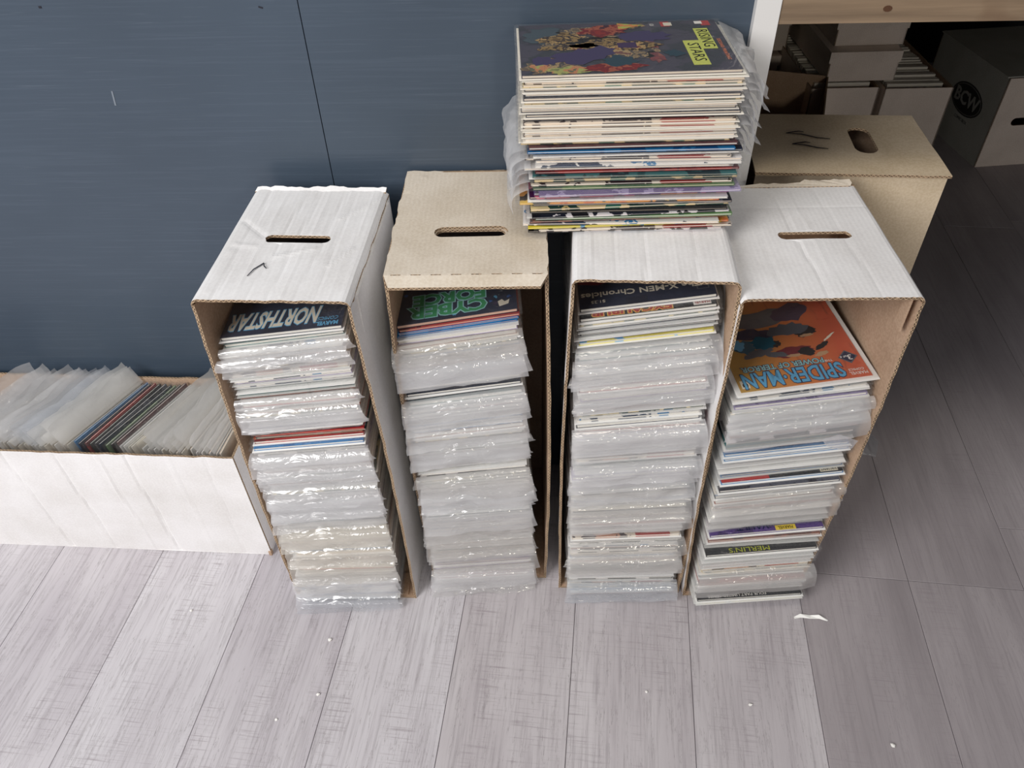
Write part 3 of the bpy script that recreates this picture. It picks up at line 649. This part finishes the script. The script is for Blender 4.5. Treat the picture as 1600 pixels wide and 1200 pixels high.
top3 = fill(3, [(0, 'S:navy:4', 0, 'paper_w', 'dark blue cover edge', 'lowest layer'), (.02, 'E', 'film', 'paper_w', 'white edge', 'bottom'),
    (0, 'S:yellow:14', 0, 'paper_w', 'yellow cover edge', 'bottom part'), (0, 'S:black:15', 0, 'paper_w', 'white-lettered black strip', 'bottom part'), (.06, 'E', 'film', 'paper_c', 'cream edge', 'low part'),
    (0, 'S:red:10', 0, 'paper_w', 'red cover edge', 'low part'), (.11, 'F', 'film_grey', 'paper_w', 'smooth grey flap', 'low part'), (.155, 'E', 'film', 'paper_w', 'white edge', 'lower middle'),
    (0, 'S:black:12', 0, 'paper_w', 'yellow-lettered black strip', 'lower middle'), (.205, 'E', 'film', 'paper_w', 'bright white edge', 'layer below the purple strip'),
    (0, 'S:purple:11', 0, 'paper_w', 'purple strip, yellow block', 'middle'), (.255, 'E', 'film', 'paper_w', 'soft white edge', 'middle'),
    (.315, 'F', 'film_grey', 'paper_w', 'long grey flap', 'centre'), (0, 'S:slate:11', 0, 'paper_w', 'dark grey cover strip', 'centre'), (.342, 'E', 'film', 'paper_w', 'pair of white edges', 'centre'),
    (0, 'S:blue:12', 0, 'paper_w', 'blue-red-black strip', 'banded'), (.385, 'E', 'film', 'paper_c', 'cream board edge', 'upper middle'),
    (0, 'S:blue:3', 0, 'paper_w', 'vivid blue edge', 'upper middle'), (0, 'S:blue:0', 0, 'paper_w', 'vivid blue edge', 'upper part'),
    (.41, 'E', 'film', 'paper_w', 'cool white edge', 'layer above the blue covers'), (.438, 'P', 'film', 'paper_t', 'bare tan page edge', 'upper part'),
    (.485, 'F', 'film', 'paper_w', 'clear taped flap', 'layer above the tan pages'), (.520, 'f', 'film', 'paper_w', 'white topmost edge', 'upper layer')])

def sp(si, cov, where): return specials[(si, cov, where)]
# printing on the strips that show
r, z = sp(3, 'purple', 'middle'); rect('name_block', .035 - .08, .056 - .08 + .010, .123, .1329, INK['yellow'], r, z)
lettering('MARVEL', .0085, INK['black'], r, -.0295, .128, z + .0002, sx=.75); lettering('VAULT', .016, INK['navy'], r, .02, .122, z + .0002)
r, z = sp(3, 'black', 'lower middle'); lettering("MERLIN'S", .013, INK['lime'], r, .018, .1265, z + .0001, sx=1.25)
r, z = sp(3, 'black', 'bottom part'); lettering('FOUR PART LIMITED SERIES', .008, INK['white'], r, .02, .1275, z + .0001)
r, z = sp(3, 'blue', 'banded'); rect('red_band', .018, .0866, .1225, .133, INK['red'], r, z); rect('black_band', -.0866, .018, .1225, .133, INK['black'], r, z)
rect('white_label', -.080, -.055, .118, .131, INK['cream'], r, z + .0002); lettering('VALIANT', .007, INK['black'], r, -.0675, .1265, z + .0003, sx=.8)

# ---- the four showpiece covers on top of the stacks
def top_comic(si, z, cover, label, roll, dy=0, dx=0, dyaw=0, t=.005, paper='paper_w', board='bboard', name='bagged_comic'):
    r = comic(place(si, z, dy=dy, dx=dx, dyaw=dyaw, roll=roll), t=t, paper=paper, cover=cover, board=board)
    tag(r, label, 'comic'); return r, t + (.0012 if board else 0) + .0003
zr = z_roll(.62) - R(1)
r, z = top_comic(0, top0 + .005, 'navy', 'navy comic titled NORTHSTAR lying topmost in the leftmost upright box', zr)
lettering('NORTHSTAR', .050, INK['cream'], r, .013, .100, z, outline=INK['sky'], oo=.0016, shear=.25, sx=.45, offset=.0012)
lettering('MARVEL', .0115, INK['sky'], r, -.0655, .124, z, sx=.75, offset=.0004, name='publisher_lettering'); lettering('COMICS', .010, INK['sky'], r, -.0655, .113, z, sx=.8, shear=.2, name='publisher_lettering')
r, z = top_comic(1, top1 + .001, 'navy', 'dark blue comic with green CYBER FORCE title topmost in the beige-topped box', z_roll(.62), paper='paper_p', board=None, dy=.004)
lettering('CYBER', .036, INK['green'], r, .012, .108, z, outline=INK['mint'], oo=.0016, sx=1.05, offset=.0012)
lettering('FORCE', .034, INK['green'], r, .010, .080, z, outline=INK['mint'], oo=.0016, sx=1.02, offset=.0012)
for i in range(26):
    u = random.uniform(-.083, .083); v = random.uniform(.05, .131); q = .0035
    poly('cover_artwork', [(u + q * random.uniform(.4, 1.3) * math.cos(a), v + q * random.uniform(.4, 1.3) * math.sin(a)) for a in [2 * math.pi * k_ / 7 for k_ in range(7)]], random.choice([INK['blue'], INK['sky'], INK['navy'], INK['plum']]), r, z - .0001)
poly('cover_emblem', [(-.075, .118), (-.062, .122), (-.060, .110), (-.066, .106), (-.070, .112), (-.077, .108)], INK['cream'], r, z + .0001)
rB, zB = top_comic(2, top2 + .0005, 'black', 'comic with red and gold letters on black, second from top in the third upright box', z_roll(.63), dy=.0)
lettering('EXCALIBUR', .016, INK['red'], rB, .020, .1245, zB, outline=INK['gold'], oo=.0011, sx=1.25, offset=.0006)
rect('name_block', -.080, -.058, .118, .131, INK['white'], rB, zB); lettering('MARVEL', .0075, INK['red'], rB, -.069, .1255, zB + .0002, sx=.75)
r, z = top_comic(2, top2 + .0085, 'navy', 'black comic titled The X-MEN Chronicles topmost in the upright box under the pile', z_roll(.63), dy=.011)
lettering('The X-MEN Chronicles', .0165, INK['cream'], r, .006, .104, z, offset=.0003, sx=.98)
lettering('$1.25', .0085, INK['cream'], r, .062, .120, z)
for q in ((-.080, -.0785, .098, .118), (-.066, -.0645, .098, .118), (-.080, -.0645, .098, .0990), (-.080, -.0645, .117, .118)): rect('print_box', *q, INK['grey'], r, z)
poly('cover_artwork', [(.03, .05), (.08, .04), (.0866, .075), (.06, .082), (.02, .07)], INK['maroon'], r, z)

# wide orange cover in the right box
k = NT('orange_cover_gradient_print'); k.b.inputs['Roughness'].default_value = .3
tc = k.n('ShaderNodeTexCoord'); sp_ = k.n('ShaderNodeSeparateXYZ'); k.l(tc.outputs['Object'], sp_.inputs[0])
mr = k.n('ShaderNodeMapRange'); mr.inputs[1].default_value = -.0866; mr.inputs[2].default_value = .0866; k.l(sp_.outputs[0], mr.inputs[0])
rr_ = k.n('ShaderNodeTexCoord'); f = k.noise(k.coords((60, 9, 1), (0, 0, .5)), 1.3, 3)
c = k.ramp(mr.outputs[0], [(.1, srgb(206, 92, 60)), (.5, srgb(214, 128, 66)), (.9, srgb(190, 148, 70))])
c = k.mixc(k.ramp(f, [(.60, (0, 0, 0, 1)), (.66, (.55, .55, .55, 1))]), c, srgb(150, 70, 46)); k.l(c, k.b.inputs['Base Color']); C['orange_grad'] = k.m
r, z = top_comic(3, top3 + .001, 'orange_grad', 'orange comic titled SPIDER-MAN The Power of Terror topmost in the rightmost white box', R(4.2), dy=.0, dx=.004, dyaw=R(2.5), t=.005)
lettering('SPIDER·MAN', .043, INK['sky'], r, .012, .111, z, outline=INK['navy'], oo=.0014, sx=.57, offset=.0009)
lettering('POWER OF TERROR', .0150, INK['mint'], r, .018, .088, z, outline=INK['plum'], oo=.0009, sx=.82, offset=.0003, name='subtitle_lettering')
bb = mesh_obj('backing_board', m_board('bboard'), r); bb.scale = (1.045, 1.035, 1); bb.location = (0, 0, .0042); bb['label'] = 'white border board'
lettering('THE', .006, INK['white'], r, -.043, .091, z, name='subtitle_lettering')
rect('price_box', .072, .083, .110, .1265, INK['cream'], r, z); rect('price_figures', .074, .081, .117, .123, INK['black'], r, z + .0002)
dm = [(-.070, .101), (-.0595, .089), (-.070, .077), (-.0805, .089)]
poly('issue_diamond', [(-.070, .1035), (-.057, .089), (-.070, .0745), (-.083, .089)], INK['grey'], r, z); poly('issue_diamond', dm, INK['navy'], r, z + .00015)
lettering('3', .015, INK['white'], r, -.072, .090, z + .0003, name='issue_number'); lettering('of 4', .006, INK['white'], r, -.0645, .088, z + .0003, name='issue_number')
lettering('MARVEL', .0088, INK['white'], r, -.072, .124, z, sx=.75, name='publisher_lettering'); lettering('COMICS', .0062, INK['white'], r, -.071, .1165, z, sx=.9, name='publisher_lettering')
def blob(cx, cy, a, b, rot, mat, seed, zz, n=22, rough=.22):
    rg = random.Random(seed); pts = []
    for i in range(n):
        th = 2 * math.pi * i / n; q = 1 + rg.uniform(-rough, rough); x = a * q * math.cos(th); y = b * q * math.sin(th)
        pts.append((cx + x * math.cos(rot) - y * math.sin(rot), cy + x * math.sin(rot) + y * math.cos(rot)))
    poly('cover_artwork', pts, mat, r, zz)
for i, a in enumerate([(-.004, .063, .026, .011, .15, 'maroon'), (-.022, .066, .012, .009, 0, 'black'), (.018, .064, .014, .006, -.2, 'grey'), (.040, .056, .022, .008, .35, 'grey'), (.028, .036, .018, .015, .2, 'teal'), (.015, .040, .010, .008, .1, 'black'),
        (.055, .040, .015, .016, .6, 'teal'), (.064, .034, .009, .012, .2, 'sky'), (.038, .014, .03, .012, -.1, 'navy'), (-.012, .012, .030, .014, .1, 'grey'), (-.036, .022, .016, .010, .4, 'black'), (-.034, .030, .010, .003, .1, 'tan'), (-.040, .075, .010, .004, .4, 'tan'),
        (-.046, .058, .014, .004, .6, 'black'), (-.062, .040, .013, .0016, .7, 'cream'), (.02, -.02, .05, .02, .1, 'grey'), (-.03, -.03, .03, .02, .4, 'plum'), (-.004, .071, .010, .003, 0, 'tan')]):
    blob(a[0], a[1], a[2], a[3], a[4], INK[a[5]], i + 3, z + .00008 * (i % 5))

# tape on the flap of the right box, and a loose film bag corner at the left box
tp = empty('clear_tape_piece', (.475, .757, .452), BX[3][2]); tag(tp, 'folded piece of clear tape stuck on the sleeve flaps below the orange comic', 'tape')
mesh_obj('tape_strip', mk('tape_strip', [(-.026, 0, .004), (-.006, -.002, .018), (.004, -.003, -.014), (-.016, 0, -.010), (.024, -.004, .006), (.020, -.003, -.012)], [(0, 3, 2, 1), (1, 2, 5, 4)], [M['tape']]), tp)

# ------------------------------------------------------------------ loose pile on top
rp = random.Random(21)
PX0, PY0 = .165, .928     # middle of the front edge at the base
def pile_place(z, dx, dy, dyaw=0):
    Mx = Matrix.Translation((PX0 + dx, PY0 + dy, z)) @ Matrix.Rotation(R(-1.0) + dyaw, 4, 'Z') @ Matrix.Rotation(R(-90), 4, 'Z') @ Matrix.Translation((-.087, 0, 0))
    return Mx
# frame: comic +y -> world +x ; comic +x -> world -y (page edges towards the room)
seq = [('mixc', 'black and white cover', .0), ('mixa', 'brown figured cover', -.002), ('yellow', 'yellow cornered cover', -.001), ('orange', 'tan and black cover', .004), ('mixb', 'pale blue cover', -.008), ('brown', 'reddish brown cover', -.004),
       ('white', 'plain pale cover', .0), ('green', 'grey green cover', -.014), ('mixc', 'checkered black and white cover', -.006), ('black', 'black cover', .0), ('teal', 'sea green cover', .003), ('mixd', 'cream and olive cover', .002), ('slate', 'slate blue cover', -.004), ('orange', 'orange and black cover', -.001),
       ('white', 'white line drawn cover', -.004), ('mixe', 'magenta cover', .003), ('purple', 'deep purple cover', .001), ('lilac', 'lilac cover', -.010), ('green', 'leaf green cover', -.002), ('mixa', 'red streaked cover', .005), ('black', 'inky cover', .004), ('mixd', 'green and cream cover', -.003),
       ('white', 'cream edged cover', .0), ('teal', 'bright sea green cover', -.006), ('red', 'dull red cover', .002), ('mixc', 'patchy black cover', .005), ('white', 'silvery cover', .0), ('mixb', 'cover with blue sketch', -.005), ('white', 'blank pale cover', .0), ('mixa', 'pink spotted cover', .003), ('white', 'ivory cover', -.001), ('navy', 'midnight blue cover', .0), ('blue', 'sea blue cover', -.001), ('black', 'charcoal cover', .003), ('wine', 'dark plum cover', .002)]
z = .7175; n = 0
for i, (cv, nm, dy) in enumerate(seq):
    t = rp.choice((.0018, .0022, .0026)); fl = None
    if 12 < i < 34 and i % 2 == 0: fl = None
    r = comic(pile_place(z, rp.gauss(.002, .005), dy * 1.0 + rp.gauss(0, .003) - .001 - .006 * (1 - i / 35), rp.gauss(0, .014)), t=t, sleeve=i % 4 == 1, sw=.177, paper=rp.choice(['paper_w', 'paper_c']), cover=cv, board=None, name='comic_book', var=i % 4)
    tag(r, 'comic with %s, %s up from bottom of the loose pile' % (nm, ordinal(i + 1)), 'comic', 'comics in the loose pile'); z += t + .0015
    # sleeves of this half open to the left
    if 16 < i < 35 and i % 3 == 0:
        s = mesh_obj('sleeve_flap', m_sleeve(.002, 'film', .045, .010, i % 4, 'loose', .004, .175), r); s.rotation_euler.z = math.pi; s.location.z = -.0004
npl = 22; i = 0
while z < .926:
    t = rp.choice((.0028, .0032, .0036)); 
    fl = (rp.choice((.026, .034, .042)), .010, 'loose') if i % 2 == 0 else None
    r = comic(pile_place(z, rp.gauss(-.006, .0025) - .0000, rp.gauss(0, .0018), rp.gauss(0, .005)), t=t, paper='paper_c', cover=rp.choice(['white', 'white', 'mixa', 'navy', 'mixd']), board='bboard_c', board_up=(i % 3 == 0), flap=fl, film='film', var=i % 4, crump=.0042, name='comic_book', sw=.178)
    tag(r, 'cream-edged comic, %s up from the bottom of the loose pile' % ordinal(i + 1 + len(seq)), 'comic', 'comics in the loose pile'); z += t + .0020; i += 1
C['dusk'] = mat_print('dusky_painted_cover_print', [srgb(40, 38, 52), srgb(56, 50, 66), srgb(34, 36, 46), srgb(66, 60, 74)], 11)
r = comic(pile_place(z + .0005, -.008, .001, R(.6)), t=.0036, paper='paper_c', cover='dusk', board='bboard_c', flap=(.05, .012, 'loose'), film='film', var=2, crump=.008, name='comic_book', sw=.180)
tag(r, 'dark comic titled RISING STARS lying face up on top of the loose pile', 'comic'); z = .0036 + .0012 + .0003
for q in ((-.070, .018, .098, .1135), (.006 - .058, .012, .085, .0985),): pass
rect('title_block', -.055, .018, .098, .117, INK['lime'], r, z); rect('title_block', -.012, .070, .077, .098, INK['lime'], r, z)
lettering('RISING', .021, INK['black'], r, -.0185, .1075, z + .0002, sx=.98, offset=-.0001); lettering('STARS', .021, INK['black'], r, .028, .0875, z + .0002, sx=1.05, offset=-.0001)
lettering('SECOND PRINTING', .0065, INK['orange'], r, .02, .1235, z, space=1.3, name='subtitle_lettering')
rect('publisher_badge', -.084, -.066, .112, .124, INK['red'], r, z); rect('publisher_badge', -.082, -.072, .104, .114, INK['white'], r, z + .0002)
rect('issue_badge', -.084, -.066, .058, .070, INK['red'], r, z); rect('issue_badge', -.080, -.068, .062, .073, INK['cream'], r, z + .0002); lettering('13', .008, INK['white'], r, -.074, .046, z)
lettering('RISING', .010, INK['black'], r, 0, -.12, z - .002) if False else None
C['art_a'] = mat_print('painted_brown_gold_art', [srgb(96, 78, 56), srgb(140, 116, 78), srgb(62, 54, 52), srgb(170, 142, 96), srgb(110, 60, 52)], 60)
C['art_b'] = mat_print('painted_moss_orange_art', [srgb(122, 126, 70), srgb(168, 170, 88), srgb(196, 128, 78), srgb(90, 96, 66)], 50)
C['art_c'] = mat_print('painted_rust_art', [srgb(132, 50, 46), srgb(110, 44, 46), srgb(150, 84, 66), srgb(70, 44, 52)], 60)
ART = {'olive': C['art_a'], 'lime': C['art_b'], 'maroon': C['art_c'], 'tan': C['art_a'], 'orange': C['art_b'], 'plum': INK['dusk'], 'teal': flat('dim_teal_ink', 52, 70, 80), 'dusk': INK['dusk']}
def pb(cx, cy, a, b, rot, m, sd, q): blob(cx, cy, a, b, rot, ART[m], sd, z + .00007 * q, rough=.28)
for i, a in enumerate([(.0, .03, .022, .012, 0, 'maroon'), (.04, .035, .018, .010, .2, 'maroon'), (-.01, -.03, .032, .05, .1, 'olive'), (-.006, -.015, .020, .046, .05, 'tan'), (.0, -.005, .011, .034, 0, 'olive'), (.028, -.05, .022, .05, .4, 'plum'), (.06, -.09, .022, .036, .2, 'olive'),
       (.075, -.07, .012, .03, .1, 'orange'), (.066, -.112, .014, .014, 0, 'lime'), (.045, -.105, .014, .016, 0, 'dusk'), (.05, -.01, .016, .02, 0, 'teal'), (-.055, -.02, .020, .03, .2, 'maroon'), (-.06, -.045, .012, .05, .1, 'tan'), (-.07, .015, .008, .02, .2, 'olive'), (.035, .0, .012, .012, 0, 'tan'), (.0, -.07, .010, .04, .1, 'tan'), (.03, .06, .010, .012, 0, 'teal'), (-.03, .03, .020, .03, 0, 'plum'), (-.04, -.10, .03, .03, .2, 'teal'), (.02, .01, .022, .03, .2, 'olive'), (-.015, -.05, .024, .06, .0, 'olive'), (.07, -.02, .012, .04, .1, 'maroon'), (-.03, -.08, .018, .03, .3, 'olive')]):
    pb(*a, 40 + i, i % 6)
poly('cover_artwork', [(-.016, .02), (0, .052), (.016, .02), (.013, -.012), (-.013, -.012)], C['art_a'], r, z + .0006); poly('cover_artwork', [(-.010, .016), (.010, .016), (.008, -.008), (-.008, -.008)], INK['plum'], r, z + .0008)
poly('cover_artwork', [(-.082, .0), (-.072, .034), (-.058, .0)], C['art_b'], r, z + .0005)

# ------------------------------------------------------------------ comics standing in the long box
rl = random.Random(5)
LB = Matrix.Translation((LX, LY, 0)) @ Matrix.Rotation(LA_, 4, 'Z')
kinds = []   # (x along box from right end, look, cover, paper, board, film, flap)
xx = .334; i = 0
def lk(u):
    for lim, g in ((.305, 'a'), (.268, 'b'), (.240, 'c'), (.182, 'd'), (.100, 'e'), (.05, 'f'), (.0, 'g')):
        if u > lim: return g
    return 'h'
info = {'a': ('pale peach sleeve', 'white', 'paper_c', 'film_up', .7), 'b': ('tall crumpled white sleeve', 'white', 'paper_c', 'film_up', .95),
        'c': ('thick milky sleeve', 'white', 'paper_w', 'film_up', .9), 'd': ('bare white back', 'white', 'paper_w', 'film', .1),
        'e': ('dark cover edge', 'black', 'paper_w', 'film', .0), 'f': ('tall cream-white sleeve', 'white', 'paper_c', 'film_up', .8),
        'g': ('bluish glossy sleeve', 'mixb', 'paper_w', 'film_cool', .95), 'h': ('hazy sleeve', 'wine', 'paper_c', 'film', .8)}
spc = ['wine', 'black', 'green', 'navy', 'slate', 'black', 'red', 'navy', 'blue', 'black', 'wine']
spn = {'wine': 'wine-red cover', 'black': 'black cover', 'green': 'lime green cover', 'navy': 'navy cover', 'slate': 'grey cover', 'red': 'red cover', 'blue': 'blue cover'}
ie = 0
while xx > -.12:
    g = lk(xx); look, cov, pap, film, pf = info[g]; t = rl.choice((.003, .004, .005)); fl = None; bd = rl.choice(['bboard', 'bboard_c'])
    if g == 'e': cov = spc[ie % len(spc)]; bd = None; look = spn[cov]; ie += 1; t = .003
    lab = 'comic with %s, %s from the right end of the long lying box' % (look, ordinal(i + 1)); grp = 'comics standing in the long lying box'
    if rl.random() < pf: fl = (rl.choice((.022, .032, .042)), .01, 'up')
    yawc = R(4 + 19 * min(1, (.334 - xx) / .11)) + rl.gauss(0, .012); lean = -R(9 * min(1, max(0, (.32 - xx) / .10))) + rl.gauss(0, .006)
    h = .006 + rl.uniform(0, .006) + (.006 if g == 'e' else 0) + .1385 * math.cos(lean)
    # comic y -> up, comic x -> depth of box, comic z -> towards the left end
    B = Matrix(((0, 0, -1, 0), (1, 0, 0, 0), (0, 1, 0, 0), (0, 0, 0, 1)))
    B = Matrix(((0, 0, -1), (-1, 0, 0), (0, 1, 0))).to_4x4()
    Mx = LB @ Matrix.Translation((xx, LD / 2 + rl.gauss(0, .003), h)) @ Matrix.Rotation(-yawc, 4, 'Z') @ Matrix.Rotation(lean, 4, 'Y') @ B
    r = comic(Mx, t=t, paper=pap, cover=cov, board=bd, flap=fl, film=film, var=i % 4, crump=.0026)
    tag(r, lab, 'comic', grp); xx -= (t + .0032 + (.0012 if xx > .22 else 0) + (.0028 if g == 'e' else 0)) / math.cos(yawc) ; i += 1
# the brown figured cover at the very left
Mx = LB @ Matrix.Translation((-.343 + .012, LD / 2 + .02, .150)) @ Matrix.Rotation(-R(24), 4, 'Z') @ Matrix.Rotation(R(9), 4, 'Y') @ Matrix(((0, 0, -1), (-1, 0, 0), (0, 1, 0))).to_4x4()

# loose film corner poking out between the lying box and the first upright box
lf = empty('loose_clear_bag', (-.448, .955, .475), .15); tag(lf, 'stiff clear bag corner sticking out left of the leftmost upright box', 'plastic bag')
mesh_obj('film_sheet', mk('film_sheet', [(0, .02, .06), (-.034, .028, .012), (-.026, .030, .045), (-.002, .03, -.055), (-.022, .035, -.05), (.01, .03, -.06), (.02, .0, .03)], [(0, 2, 1), (0, 1, 6), (2, 0, 6, 5, 4)], [M['film_cool']]), lf)

# ------------------------------------------------------------------ under the bench
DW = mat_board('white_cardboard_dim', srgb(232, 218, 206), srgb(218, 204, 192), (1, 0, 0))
def small_box(x, y, z, w_, h, d, yaw, label, wf=None, open_=False):
    r = empty('short_comic_box', (x, y, z), yaw); tag(r, label, 'box', None)
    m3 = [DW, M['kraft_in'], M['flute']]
    mesh_obj('front_panel', panel('front_panel', [(0, 0), (w_, 0), (w_, h), (0, h)], [], T, lambda a, b, c: (a, c, b), m3), r)
    mesh_obj('side_panel', panel('side_panel', [(0, 0), (d, 0), (d, h), (0, h)], [], T, lambda a, b, c: (w_ - c, a, b), m3), r)
    mesh_obj('side_panel', panel('side_panel', [(0, 0), (d, 0), (d, h), (0, h)], [], T, lambda a, b, c: (c, d - a, b), m3), r)
    mesh_obj('rear_panel', panel('rear_panel', [(0, 0), (w_, 0), (w_, h), (0, h)], [], T, lambda a, b, c: (w_ - a, d - c, b), m3), r)
    mesh_obj('floor_panel', boxes('floor_panel', [(T, w_ - T, T, d - T, .0004, .0044)], [M['kraft_in']]), r)
    if not open_: mesh_obj('lid', boxes('lid', [(-.003, w_ + .003, -.003, d + .003, h, h + .004), (-.003, w_ + .003, -.003, 0, h - .03, h), (w_, w_ + .003, 0, d, h - .03, h), (-.003, 0, 0, d, h - .03, h)], [DW]), r)
    return r
small_box(.985, 2.42, 0, .215, .275, .60, -.03, 'white box on the dark floor behind the kraft box, left of two', open_=True)
small_box(1.212, 2.40, 0, .215, .275, .60, -.03, 'white box on the dark floor beside the printed box, right of two', open_=True)
small_box(1.035, 2.45, .284, .218, .088, .5, -.02, 'small flat white box stacked on the two boxes behind the kraft one')
small_box(1.055, 2.50, .377, .218, .080, .5, -.02, 'small flat white box topmost in the dark space under the bench')
def sheet_row(px, py, pz, yaw, n, lab):
    r = mesh_obj('filed_comics', boxes('filed_comics', [(-.088, .088, i * .016, i * .016 + rp.choice((.008, .012)), 0, .268 + rp.uniform(-.004, .004)) for i in range(n)], [M['bboard_c']])); r.location = (px, py, pz); r.rotation_euler.z = yaw
    tag(r, lab, 'comics', None, 'stuff')
sheet_row(1.092, 2.45, .008, -.03, 32, 'tightly filed comics filling the left of two white boxes under the bench')
sheet_row(1.319, 2.43, .008, -.03, 32, 'tightly filed comics filling the right of two white boxes under the bench')
# the low white boxes further left, in the dark
for i, (px, py, pz) in enumerate([(.74, 2.75, 0), (.76, 2.77, .13), (.78, 2.79, .26)]):
    small_box(px, py, pz, .23, .115, .45, .02, ['flat pale box in the dark left corner beneath the bench, bottom of three', 'flat pale box in the dark left corner beneath the bench, middle of three', 'flat pale box in the dark left corner beneath the bench, top of three'][i])
small_box(.72, 2.15, 0, .20, .30, .40, -.35, 'tilted pale box with brown inside behind the kraft box', open_=True)

# printed box at right
bw = empty('printed_comic_box', (1.59, 2.385, 0), .0); tag(bw, 'white comic box with dark oval BCW emblem standing under the bench at right', 'box')
# long side recedes to the back-left from the near corner
d1 = Vector((1.568 - 1.59, 2.715 - 2.385, 0)).normalized(); ya = math.atan2(-d1.x, d1.y); bw.rotation_euler.z = ya
BWW, BWD, BWH = .34, .42, .30
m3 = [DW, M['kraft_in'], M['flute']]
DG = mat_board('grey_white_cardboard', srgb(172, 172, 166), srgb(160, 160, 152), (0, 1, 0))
mesh_obj('front_panel', panel('front_panel', [(0, 0), (BWW, 0), (BWW, BWH), (0, BWH)], [slot(.115, .155, .10, .026)], T, lambda a, b, c: (a, c, b), m3), bw)
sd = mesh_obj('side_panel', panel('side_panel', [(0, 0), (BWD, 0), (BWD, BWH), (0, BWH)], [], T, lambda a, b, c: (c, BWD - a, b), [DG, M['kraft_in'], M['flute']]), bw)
mesh_obj('side_panel', panel('side_panel', [(0, 0), (BWD, 0), (BWD, BWH), (0, BWH)], [], T, lambda a, b, c: (BWW - c, a, b), m3), bw)
mesh_obj('rear_panel', panel('rear_panel', [(0, 0), (BWW, 0), (BWW, BWH), (0, BWH)], [], T, lambda a, b, c: (BWW - a, BWD - c, b), m3), bw)
mesh_obj('floor_panel', boxes('floor_panel', [(T, BWW - T, T, BWD - T, .0004, .0044)], [M['kraft_in']]), bw)
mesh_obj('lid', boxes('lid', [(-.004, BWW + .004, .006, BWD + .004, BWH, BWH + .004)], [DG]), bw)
def oval(a, b, nm, mat, off):
    n_ = 28; V = [(0, a * math.cos(2 * math.pi * i / n_), b * math.sin(2 * math.pi * i / n_)) for i in range(n_)]; V += [(-.0004, y_, z_) for _, y_, z_ in V]
    o = mesh_obj(nm, mk(nm, V, [tuple(range(n_)), tuple(reversed(range(n_, 2 * n_)))] + [(i, n_ + i, n_ + (i + 1) % n_, (i + 1) % n_) for i in range(n_)], [mat]), sd); o.location = (-.0002 - off, .165, .165); return o
oval(.092, .052, 'emblem_oval', flat('emblem_dark_ink', 40, 40, 40), 0); oval(.086, .047, 'emblem_ring', flat('emblem_ring_grey', 120, 120, 116), .0006); oval(.083, .0445, 'emblem_oval', flat('emblem_dark_ink_inner', 36, 36, 36), .0012)
tl = mesh_obj('emblem_lettering', text_mesh('BCW', .062, flat('emblem_letter_grey', 150, 150, 146), offset=.0016, extrude=.0003), sd); tl.matrix_local = Matrix.Translation((-.0022, .165, .165)) @ Matrix(((0, 0, -1), (-1, 0, 0), (0, 1, 0))).to_4x4()
tl = mesh_obj('small_lettering', text_mesh('COMIC BOX', .014, flat('emblem_small_ink', 80, 80, 78), extrude=.0002), sd); tl.matrix_local = Matrix.Translation((-.0008, .16, .098)) @ Matrix(((0, 0, -1), (-1, 0, 0), (0, 1, 0))).to_4x4()

# ------------------------------------------------------------------ litter on the floor
crumb = mat_plain('white_crumb', srgb(240, 238, 234), .7)
def crumb_mesh(s, sd_):
    bm = bmesh.new(); bmesh.ops.create_icosphere(bm, subdivisions=1, radius=s); rg = random.Random(sd_)
    for v in bm.verts: v.co *= rg.uniform(.6, 1.2); v.co.z = max(v.co.z * .7, -s * .4)
    me = bpy.data.meshes.new('crumb'); bm.to_mesh(me); bm.free(); me.materials.append(crumb); return me
for i, (px, py, s, lb_) in enumerate([(-.348, .72, .004, 'white crumb on the plank in front of the leftmost upright box'), (-.353, .619, .0036, 'pale square crumb on the floor, lower left middle'), (.212, .603, .0028, 'tiny white crumb on the dark plank streak in front of the centre'),
        (.383, .575, .0036, 'small flaky crumb on the floor right of centre'), (.595, .501, .0045, 'beige crumb near the lower right of the floor'), (-.417, .577, .0025, 'little crumb on the floor left of the pale square one'), (-.62, .79, .003, 'small crumb in front of the long lying box')]):
    o = mesh_obj('paper_crumb', crumb_mesh(s, i)); o.location = (px, py, s * .4); tag(o, lb_, 'crumb')
st = mesh_obj('torn_film_strip', mk('torn_film_strip', [(0, 0, .0006), (.012, .004, .004), (.030, .002, .001), (.045, .0, .005), (.060, -.009, .0006), (0, -.004, .0006), (.012, -.002, .0006), (.030, -.005, .0006), (.045, -.006, .001), (.058, -.011, .0006)],
    [(0, 5, 6, 1), (1, 6, 7, 2), (2, 7, 8, 3), (3, 8, 9, 4)], [M['bboard']])); st.location = (.503, .735, 0); tag(st, 'thin torn strip of white film on the floor below the rightmost box', 'scrap')
sc = mesh_obj('plastic_scrap', mk('plastic_scrap', [(0, 0, .001), (.05, -.02, .004), (.075, .03, .001), (.04, .09, .012), (.005, .06, .02)], [(0, 1, 4), (1, 2, 3), (1, 3, 4)], [M['film_cool']])); sc.location = (.74, 1.13, 0); tag(sc, 'crumpled clear plastic scrap on the floor beside the kraft box', 'scrap')
